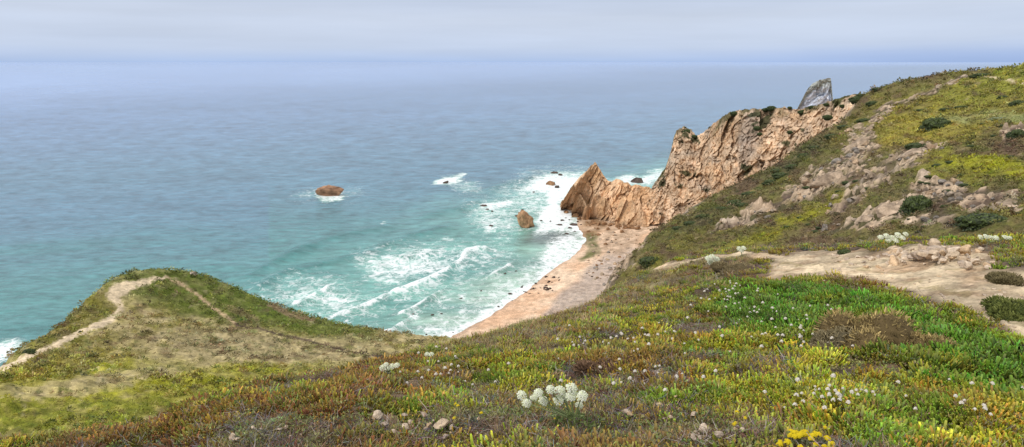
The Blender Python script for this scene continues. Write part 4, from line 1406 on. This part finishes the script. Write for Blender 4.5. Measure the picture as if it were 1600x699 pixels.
shrub(1320, 396, 26, 'dark green bush at the far edge of the path beside stones', rmin=6, sz=.8)
for q_, w_ in (((1240, 262), 30), ((1222, 276), 34), ((1205, 287), 30), ((1190, 297), 26), ((1172, 305), 30), ((1150, 318), 34), ((1258, 245), 26), ((1275, 232), 24), ((1300, 214), 26), ((1320, 200), 24), ((1130, 328), 26), ((1100, 340), 30), ((1080, 350), 26),
                ((1215, 268), 24), ((1160, 322), 24), ((1350, 190), 26), ((1060, 358), 22)):
    shrub(q_[0], q_[1], w_, 'dark shrub in the bushy line at the foot of the tan cliff', 'shrubs along the cliff foot', sz=.65, rmin=60)
for q_, w_, rr_ in (((1183, 201), 14, 372), ((1187, 210), 10, 365), ((1293, 184), 16, 330), ((1291, 164), 10, 361), ((1254, 176), 16, 374), ((1234, 169), 9, 380), ((1205, 170), 16, 388), ((1073, 206), 16, 423), ((1148, 178), 16, 400), ((1316, 166), 10, 346), ((1268, 168), 10, 370), ((1234, 207), 11, 340), ((1085, 214), 12, 420), ((1196, 172), 12, 390)):
    shrub(q_[0], q_[1], w_, 'dark green shrub clinging to the tan cliff face or rim', 'shrubs on the tan cliff', on=rr_, sz=.9)
for i in range(60):
    q_ = (random.uniform(1080, 1590), random.uniform(150, 370))
    if q_[1] < 330 - (q_[0] - 1080) * .38 + 30:
        continue
    shrub(q_[0], q_[1], random.uniform(7, 18), 'small dark green shrub dotted about the hillside', 'small shrubs on the hillside', sz=random.uniform(.45, .8))
for i in range(9):
    q_ = (random.uniform(60, 580), random.uniform(500, 600))
    shrub(q_[0], q_[1], random.uniform(4, 8), 'tiny dark green shrub dotted about the grassy knoll', 'small shrubs on the knoll', sz=1.1, rmin=30)

# pale rocks on the knoll rim
for q_, w_, lab in (((342, 436), 22, 'pale rock jutting from the right rim of the knoll'), ((302, 428), 12, 'small pale rock on the top of the knoll'), ((356, 442), 12, 'small pale rock below the jutting rim rock')):
    p = hit(q_[0], q_[1] + 3, 30)
    s = w_ * np.hypot(p[0], p[1]) / 1000 / 2
    tag(place(rock_mesh('rim_rock', 900 + w_ + int(q_[0]), (1, .8, .75), (.50, .42, .34), 10, 3, .15), (p[0], p[1], p[2] + s * .2), .3, s, M_SEAROCK, 'rim_rock'), lab, 'rock')

# ------------------------------------------------------------------ stones by the path and in the foreground
ps = [rock_mesh('path_stone', 1000 + i, (1, .8, .6), [(.52, .40, .28), (.60, .48, .36), (.44, .35, .27), (.56, .40, .25)][i % 4], 11, 3, .12, 0, .2) for i in range(7)]


def stone(px, py, wpx, label, group, flat=1.0, rmin=1.6):
    p = hit(px, py, rmin)
    R_ = math.hypot(p[0], p[1])
    s = wpx * R_ / 1000 / 2
    return tag(place(random.choice(ps), (p[0], p[1], p[2] + s * (.15 if p[1] > 5 else .35) * flat + (.03 if p[1] < 4.5 else 0)), random.uniform(0, 6.28), (s, s, s * flat), M_STONE, 'stone', random.uniform(-.3, .3), random.uniform(-.3, .3)), label, 'stone', group)


for i in range(150):
    u_ = random.gauss(0, .5)
    q_ = (1462 + u_ * 85, 406 + random.gauss(0, .45) * 15 + u_ * 6)
    w_ = random.choice([5, 6, 7, 8, 10, 12, 14, 18, 26])
    o = stone(q_[0], q_[1], w_, 'pale tan stone in the heap along the far edge of the path', 'stones heaped beside the path', random.uniform(.8, 1.3))
    o.location.z += max(0, .16 * (1 - abs(u_) * 1.2)) * random.random()
for i in range(24):
    stone(random.uniform(1290, 1380), random.uniform(398, 425), random.choice([5, 6, 8, 10, 12]), 'pale stone scattered on the path left of the heap', 'stones scattered on the path')
for i in range(80):
    stone(random.uniform(1230, 1600), random.uniform(425, 520), random.choice([4, 5, 6, 7, 9]), 'small flat pebble lying on the bare path', 'pebbles on the path', .6)
stone(1540, 476, 18, 'flat pale stone alone on the path near its right bend', None, .45)
stone(1558, 463, 16, 'yellowish stone on the path beside the green clump at the right edge', None, .7)
for i in range(46):
    q_ = random.choice([(680, 678), (1090, 685), (660, 668), (1105, 690), (400, 690), (690, 682), (1040, 650)])
    stone(q_[0] + random.gauss(0, 34), min(697, q_[1] + random.gauss(0, 8)), random.choice([6, 7, 8, 9, 11, 14, 18]), 'pale stone half buried among dead stems in the foreground', 'foreground stones')
stone(690, 676, 44, 'largest pale stone among the dead stems at the bottom', None, .6)
stone(1100, 684, 28, 'rounded pinkish stone beside dead stems below the flat stones', None, .9)
stone(592, 661, 22, 'pale upright stone beside dry grass near the bottom', None, 1.0)

# ------------------------------------------------------------------ cushion shrubs by the path


def cushion(loc, s, seed, c0, c1, label, flat=.5):
    r = np.random.default_rng(seed)
    t = empty('cushion_shrub', loc, label, 'shrub')
    n = 5200
    ctr = np.array([[0, 0, 0, .6]] + [[*(r.uniform(-.75, .75, 2)), 0, r.uniform(.28, .45)] for _ in range(8)])
    w = r.integers(0, len(ctr), n)
    d = r.normal(size=(n, 3))
    d /= np.linalg.norm(d, axis=1)[:, None]
    d[:, 2] = np.abs(d[:, 2])
    p = ctr[w, :3] + d * ctr[w, 3:4] * r.uniform(.9, 1.04, (n, 1))
    p[:, 2] *= flat * 1.5
    p *= s
    u = d + r.normal(size=(n, 3)) * .45
    u /= np.linalg.norm(u, axis=1)[:, None]
    sv = np.cross(u, r.normal(size=(n, 3)))
    sv /= np.linalg.norm(sv, axis=1)[:, None]
    l_ = .016 * r.uniform(.6, 1.5, (n, 1))
    V = np.stack([p - sv * l_ * .22, p + sv * l_ * .22, p + u * l_ * 1.7 + sv * l_ * .15, p + u * l_ * 1.7 - sv * l_ * .15], 1).reshape(-1, 3)
    hh = np.clip(d[:, 2] * .8 + .25 * r.normal(size=n), 0, 1)
    C_ = np.repeat(mix(np.array(c0), np.array(c1), hh) * (1 + .2 * r.normal(size=(n, 1))), 4, 0)
    add('foliage', mk_mesh('foliage', V, [np.arange(4 * n).reshape(-1, 4)], C_, smooth=False), M_DRY, t)
    # woody heart
    bm = bmesh.new()
    for c_ in ctr:
        k0 = len(bm.verts)
        bmesh.ops.create_icosphere(bm, subdivisions=3, radius=c_[3] * .93)
        bm.verts.ensure_lookup_table()
        for v in list(bm.verts)[k0:]:
            v.co += Vector(c_[:3])
    Vi = np.array([v.co[:] for v in bm.verts]) * s
    Vi[:, 2] *= flat * 1.5
    bm.verts.index_update()
    Fi = np.array([[v.index for v in f.verts] for f in bm.faces])
    bm.free()
    add('branches', mk_mesh('branches', Vi, [Fi], np.tile(np.array(c0) * .8, (len(Vi), 1))), M_STONE, t)
    return t


p = hit(1385, 540)
cushion((p[0], p[1], p[2] - .02), .34, 31, (.14, .10, .045), (.46, .35, .15), 'olive tan cushion shrub at the right of the pair beside the path', .85)
p = hit(1318, 548)
cushion((p[0], p[1], p[2] - .02), .24, 32, (.12, .10, .06), (.36, .30, .17), 'greyish tan cushion shrub at the left of the pair beside the path', .75)
p = hit(1160, 425)
cushion((p[0], p[1], p[2] - .03), .42, 33, (.13, .10, .05), (.32, .26, .14), 'dry straw coloured cushion at the left end of the path', .4)
p = hit(960, 585)
cushion((p[0], p[1], p[2] - .03), .22, 34, (.12, .075, .05), (.24, .15, .09), 'brown dead cushion plant right of the white umbel flowers', .25)
p = hit(1588, 490)
cushion((p[0], p[1], p[2] - .02), .26, 35, (.07, .09, .025), (.20, .22, .06), 'dark green cushion plant at the right edge of the path', .5)
p = hit(1578, 440)
cushion((p[0], p[1], p[2] - .02), .2, 36, (.12, .10, .05), (.24, .2, .1), 'small dry tuft cushion on the path right of the stone heap', .4)


# ------------------------------------------------------------------ flowers
def tube(pts, rad, sides=5, colr=(.2, .25, .08)):
    pts = np.array(pts, float)
    V, Q = [], []
    for i, c in enumerate(pts):
        d = pts[min(i + 1, len(pts) - 1)] - pts[max(i - 1, 0)]
        d /= np.linalg.norm(d) + 1e-9
        s = np.cross(d, (0.3, .9, .2))
        s /= np.linalg.norm(s)
        t = np.cross(d, s)
        rr_ = rad[i] if hasattr(rad, '__len__') else rad
        for k_ in range(sides):
            an = k_ * 2 * math.pi / sides
            V.append(c + rr_ * (math.cos(an) * s + math.sin(an) * t))
    for i in range(len(pts) - 1):
        for k_ in range(sides):
            k2 = (k_ + 1) % sides
            Q.append((i * sides + k_, i * sides + k2, (i + 1) * sides + k2, (i + 1) * sides + k_))
    return np.array(V), np.array(Q), np.tile(np.array(colr), (len(V), 1))


def florets(seed, n, R, dome, fr, c0, c1):
    """a dome of tiny petalled florets"""
    r = np.random.default_rng(seed)
    V, T, C_ = [], [], []
    for i in range(n):
        rad = math.sqrt((i + .5) / n)
        a = i * 2.39996 + r.normal() * .15
        c = np.array([math.cos(a) * rad * R, math.sin(a) * rad * R, dome * (1 - rad * rad)])
        nrm = np.array([math.cos(a) * rad * .9, math.sin(a) * rad * .9, 1.0])
        nrm /= np.linalg.norm(nrm)
        s = np.cross(nrm, (.1, 1, .2))
        s /= np.linalg.norm(s)
        t = np.cross(nrm, s)
        o = len(V)
        f = fr * r.uniform(.8, 1.25)
        V.append(c + nrm * f * .6)
        cc = mix(np.array(c0), np.array(c1), r.random()) * r.uniform(.9, 1.08)
        C_.append(cc)
        for k_ in range(6):
            an = k_ * 1.0472 + r.random() * .3
            V.append(c + f * (math.cos(an) * s + math.sin(an) * t) + nrm * f * .1 * (k_ % 2))
            C_.append(cc * .92)
        for k_ in range(6):
            T.append((o, o + 1 + k_, o + 1 + (k_ + 1) % 6))
        # underside
        V.append(c - nrm * f * .5)
        C_.append(cc * .8)
        for k_ in range(6):
            T.append((o + 7, o + 1 + (k_ + 1) % 6, o + 1 + k_))
    return np.array(V), np.array(T), np.array(C_)


UMB = []
for i in range(4):
    V, T, C_ = florets(1200 + i, 58, .036, .022, .0058, (.82, .87, .60), (.90, .91, .80))
    # rays under the dome
    UMB.append(mk_mesh('flower_head', V, [T], C_, smooth=False))


def umbel_plant(loc, heads, label, sc_=1.0, hgt=.16, leaf=True, seed=0):
    r = np.random.default_rng(seed + 77)
    t = empty('umbel_plant', loc, label, 'flower')
    top = np.array([0, 0, hgt * .45])
    V, Q, C_ = tube([(0, 0, -.02), (.006, .0, hgt * .25), tuple(top)], [.0065, .006, .005], 6, (.30, .36, .16))
    Vs, Qs, Cs = [V], [Q], [C_]
    for hx, hy, hz, hs in heads:
        e = np.array([hx, hy, hz])
        m = top * .5 + e * .5 + np.array([0, 0, -.012])
        V2, Q2, C2 = tube([tuple(top * .7), tuple(m), tuple(e)], [.0038, .003, .0022], 5, (.27, .33, .14))
        Qs.append(Q2 + sum(len(v) for v in Vs))
        Vs.append(V2)
        Cs.append(C2)
    add('stem', mk_mesh('stem', np.concatenate(Vs), [np.concatenate(Qs)], np.concatenate(Cs)), M_LEAF, t)
    for hx, hy, hz, hs in heads:
        o = add('flower_head', random.choice(UMB), M_PETAL, t)
        o.location = (hx, hy, hz)
        o.rotation_euler = (r.uniform(0.35, .8), r.uniform(-.3, .3), 0)
        o.scale = (hs,) * 3
    if leaf:
        Vl, Fl, Hl = leaf_dome(seed + 3, 260, .10, .075, .011)
        Cl = mix(np.array((.08, .12, .035)), np.array((.17, .22, .07)), Hl)
        add('leaves', mk_mesh('leaves', Vl, Fl, Cl, smooth=False), M_LEAF, t)
    t.scale = (sc_,) * 3
    return t


def heads_from_pixels(base, pxs, dz=0.0):
    """head positions in the plane facing the viewer at the plant's own distance"""
    out = []
    b = np.array(base)
    d = math.hypot(b[0], b[1])
    for (hx, hy, hw) in pxs:
        q_ = P(hx, hy, d + random.uniform(-.05, .05))
        out.append((q_[0] - b[0], q_[1] - b[1], q_[2] - b[2], hw * d * 1.2 / 1000 / .082))
    return out


b_ = hit(896, 672)
umbel_plant(b_, heads_from_pixels(b_, [(815, 618, 17), (823, 630, 17), (834, 622, 13), (841, 614, 16), (849, 627, 17), (860, 609, 15), (875, 612, 20), (873, 625, 18), (892, 619, 18), (893, 607, 20), (909, 619, 20), (905, 634, 14), (882, 622, 15)]),
            'large white umbel flower plant with many heads in the centre foreground', seed=1)
b_ = hit(606, 592)
umbel_plant(b_, heads_from_pixels(b_, [(598, 575, 11), (607, 578, 12), (603, 570, 9), (612, 573, 11), (620, 571, 10)]), 'small white umbel flower cluster left of centre on the ridge edge', seed=2, leaf=False)
b_ = hit(671, 568)
umbel_plant(b_, heads_from_pixels(b_, [(667, 554, 8), (674, 554, 9)]), 'pair of white umbel heads against grass near the slope crest', seed=3, leaf=False)
b_ = hit(1112, 420)
umbel_plant(b_, heads_from_pixels(b_, [(1106, 404, 9), (1113, 402, 10), (1120, 405, 9), (1110, 410, 10), (1117, 411, 8)]), 'pale cream umbel cluster on the crest above the beach', seed=4, leaf=False)
b_ = hit(1158, 400)
umbel_plant(b_, heads_from_pixels(b_, [(1155, 389, 8), (1162, 388, 8), (1159, 392, 7)]), 'small white umbel cluster at the left end of the path', seed=5, leaf=False)
b_ = hit(1390, 388)
umbel_plant(b_, heads_from_pixels(b_, [(1376, 371, 8), (1385, 369, 8), (1394, 372, 9), (1403, 368, 9), (1410, 372, 8), (1415, 366, 7), (1400, 376, 8), (1388, 376, 7)]), 'white umbel flowers at the far edge of the path below the round bush', seed=6, leaf=False)
b_ = hit(1545, 385)
umbel_plant(b_, heads_from_pixels(b_, [(1532, 371, 7), (1540, 370, 7), (1548, 372, 8), (1556, 372, 7), (1570, 371, 7), (1577, 372, 6)]), 'white umbel flowers above ice plants at the far right path edge', seed=7, leaf=False)

# thrift: small white round heads on thin stalks
TH_ME = []
for i in range(5):
    V, T, C_ = florets(1300 + i, 18, .010, .011, .0048, (.78, .70, .60), (.86, .83, .76))
    hgt = .055 + .012 * i
    V = V + np.array([0.006 * i, 0, hgt])
    Vt, Qt, Ct = tube([(0, 0, -.02), (.003 * i, 0, hgt * .5), (.006 * i, 0, hgt)], .0011, 3, (.24, .22, .09))
    TH_ME.append(mk_mesh('thrift_flower', np.concatenate([V, Vt]), [T, Qt + len(V)], np.concatenate([C_, Ct]), smooth=False))
cl_ = [(1145, 470, 60, 14, 40), (1190, 500, 90, 12, 26), (1250, 540, 110, 14, 30), (1290, 632, 90, 14, 34), (1500, 640, 90, 18, 14), (700, 590, 70, 22, 30), (1000, 600, 90, 18, 22), (980, 540, 120, 16, 40), (780, 545, 60, 14, 22), (1080, 525, 90, 12, 30), (1180, 440, 50, 14, 26), (1340, 565, 90, 12, 20), (1560, 680, 40, 12, 8), (860, 560, 90, 20, 20), (550, 600, 90, 14, 16), (460, 640, 80, 14, 8), (1230, 610, 30, 10, 10)]
cnt = 0
for cx, cy, sx, sy, n in cl_:
    for i in range(n):
        if cnt >= 235:
            break
        q_ = (cx + random.gauss(0, .55) * sx, cy + random.gauss(0, .8) * sy)
        if q_[1] > 697 or q_[1] < 395 or q_[0] > 1600:
            continue
        p = hit(*q_)
        R_ = math.hypot(p[0], p[1])
        if R_ > 20 or pth_at(p[0], p[1]) > .3:
            continue
        o = place(TH_ME[cnt % 5], (p[0], p[1], p[2]), random.uniform(0, 6.28), random.uniform(.55, 1.1) * (1 + .05 * max(0, R_ - 4)), M_PETAL, 'thrift_flower')
        tag(o, 'small round white thrift flower on a thin stalk among the ice plants', 'flower', 'white thrift flowers')
        cnt += 1

# yellow flowers at the bottom edge
V, T, C_ = florets(1400, 12, .010, .006, .0055, (.72, .56, .02), (.80, .64, .03))
YME = mk_mesh('flower_head', V, [T], C_, smooth=False)
b_ = hit(1262, 711)
yt = empty('yellow_flowers', b_, 'clump of bright yellow button flowers at the bottom edge', 'flower')
Vl, Fl, Hl = leaf_dome(88, 300, .11, .06, .010)
add('leaves', mk_mesh('leaves', Vl, Fl, mix(np.array((.09, .10, .05)), np.array((.20, .21, .11)), Hl), smooth=False), M_LEAF, yt)
for i in range(46):
    a, rad = random.uniform(0, 6.283), math.sqrt(random.random())
    o = add('flower_head', YME, M_PETAL, yt)
    o.location = (math.cos(a) * rad * .115, math.sin(a) * rad * .09, .075 - .03 * rad * rad + random.uniform(-.006, .006))
    o.rotation_euler = (random.uniform(-.3, .4), random.uniform(-.3, .3), random.uniform(0, 6))
    o.scale = (random.uniform(.8, 1.2),) * 3
for q_ in ((712, 645), (716, 648), (752, 660), (710, 668), (868, 670), (1145, 680), (1163, 669), (1148, 677), (1287, 684), (1150, 660)):
    p = hit(*q_)
    o = place(YME, (p[0], p[1], p[2] + .05), random.uniform(0, 6), .75, M_PETAL, 'yellow_flower')
    tag(o, 'tiny single yellow flower in the brown foreground growth', 'flower', 'single yellow flowers')

# ------------------------------------------------------------------ camera, sky, sun
cam = bpy.data.cameras.new('camera')
cam.sensor_width = 36
cam.lens = 36 * F / W
cam.clip_start = .1
cam.clip_end = 400000
co_ = bpy.data.objects.new('camera', cam)
COLL.objects.link(co_)
co_.location = (0, 0, ZC)
co_.rotation_euler = (math.pi / 2 - TH, 0, 0)
sc.camera = co_

SUN_EL, SUN_AZ = math.radians(52), math.radians(-115)     # azimuth measured from the view direction, clockwise
sun = bpy.data.lights.new('sun', 'SUN')
sun.energy = 2.3
sun.angle = math.radians(14)
sun.color = (1, .95, .88)
so = bpy.data.objects.new('sun', sun)
COLL.objects.link(so)
dv = Vector((math.sin(SUN_AZ) * math.cos(SUN_EL), math.cos(SUN_AZ) * math.cos(SUN_EL), math.sin(SUN_EL)))
so.rotation_euler = dv.to_track_quat('Z', 'Y').to_euler()

wd = bpy.data.worlds.new('World')
sc.world = wd
wd.use_nodes = True
nt = wd.node_tree
nt.nodes.clear()
L = nt.links
wo = nt.nodes.new('ShaderNodeOutputWorld')
bg = nd(nt, 'ShaderNodeBackground', i_1=.1)
L.new(bg.outputs[0], wo.inputs[0])
sk = nd(nt, 'ShaderNodeTexSky', sky_type='NISHITA')
sk.sun_disc = False
sk.sun_elevation = SUN_EL
sk.sun_rotation = SUN_AZ
sk.altitude = 100
tc = nd(nt, 'ShaderNodeTexCoord')
sx_ = nd(nt, 'ShaderNodeSeparateXYZ')
L.new(tc.outputs['Generated'], sx_.inputs[0])
# cloud deck colour by elevation (x10: the background strength is 0.1)
mr = nd(nt, 'ShaderNodeMapRange', i_1=0.0, i_2=.28, i_3=0.0, i_4=1.0)
mpn = nd(nt, 'ShaderNodeMapping')
mpn.inputs['Scale'].default_value = (2.2, 2.2, 26)
L.new(tc.outputs['Generated'], mpn.inputs[0])
n1_ = nd(nt, 'ShaderNodeTexNoise', i_Scale=1.0, i_Detail=6.0, i_Roughness=.55)
L.new(mpn.outputs[0], n1_.inputs['Vector'])
wz = nd(nt, 'ShaderNodeMath', operation='MULTIPLY_ADD', i_1=.05)
ws = nd(nt, 'ShaderNodeMath', operation='SUBTRACT', i_1=.5)
L.new(n1_.outputs[0], ws.inputs[0])
gate = nd(nt, 'ShaderNodeMapRange', i_1=0.0, i_2=.05, i_3=0.0, i_4=1.0)
L.new(sx_.outputs[2], gate.inputs[0])
gm = nd(nt, 'ShaderNodeMath', operation='MULTIPLY')
L.new(ws.outputs[0], gm.inputs[0])
L.new(gate.outputs[0], gm.inputs[1])
L.new(gm.outputs[0], wz.inputs[0])
L.new(sx_.outputs[2], wz.inputs[2])
L.new(wz.outputs[0], mr.inputs[0])
cr = ramp(nt, mr.outputs[0], [(0.0, (.45, .60, .90)), (.025, (.51, .64, .905)), (.07, (.585, .69, .90)), (.14, (.61, .70, .89)), (.24, (.63, .705, .87)), (.36, (.575, .655, .835)), (.6, (.68, .76, .92)), (1.0, (1.06, 1.07, 1.10))])
# a blue-grey bank low over the horizon on the right
bx1 = nd(nt, 'ShaderNodeMapRange', interpolation_type='SMOOTHSTEP', i_1=.15, i_2=.62, i_3=0.0, i_4=1.0)
L.new(sx_.outputs[0], bx1.inputs[0])
bz1 = nd(nt, 'ShaderNodeMapRange', interpolation_type='SMOOTHSTEP', i_1=.034, i_2=.004, i_3=0.0, i_4=.75)
L.new(wz.outputs[0], bz1.inputs[0])
bm1 = nd(nt, 'ShaderNodeMath', operation='MULTIPLY')
L.new(bx1.outputs[0], bm1.inputs[0])
L.new(bz1.outputs[0], bm1.inputs[1])
bk = nt.nodes.new('ShaderNodeMix')
bk.data_type = 'RGBA'
L.new(bm1.outputs[0], bk.inputs[0])
L.new(cr, bk.inputs[6])
bk.inputs[7].default_value = (.33, .47, .80, 1)
cr = bk.outputs[2]
sc10 = nd(nt, 'ShaderNodeVectorMath', operation='SCALE')
sc10.inputs['Scale'].default_value = 10.0
L.new(cr, sc10.inputs[0])
n2_ = nd(nt, 'ShaderNodeTexNoise', i_Scale=1.6, i_Detail=5.0)
L.new(mpn.outputs[0], n2_.inputs['Vector'])
vr = ramp(nt, n2_.outputs[0], [(.3, .94), (.7, 1.04)])
cm = mulcol(nt, sc10.outputs[0], vr)
mw = nt.nodes.new('ShaderNodeMix')
mw.data_type = 'RGBA'
mw.inputs[0].default_value = .88
L.new(sk.outputs[0], mw.inputs[6])
L.new(cm, mw.inputs[7])
L.new(mw.outputs[2], bg.inputs[0])

sc.view_settings.view_transform = 'Standard'
sc.view_settings.look = 'None'
sc.view_settings.exposure = 0
sc.render.engine = 'CYCLES'
sc.cycles.max_bounces = 5
sc.cycles.use_denoising = True
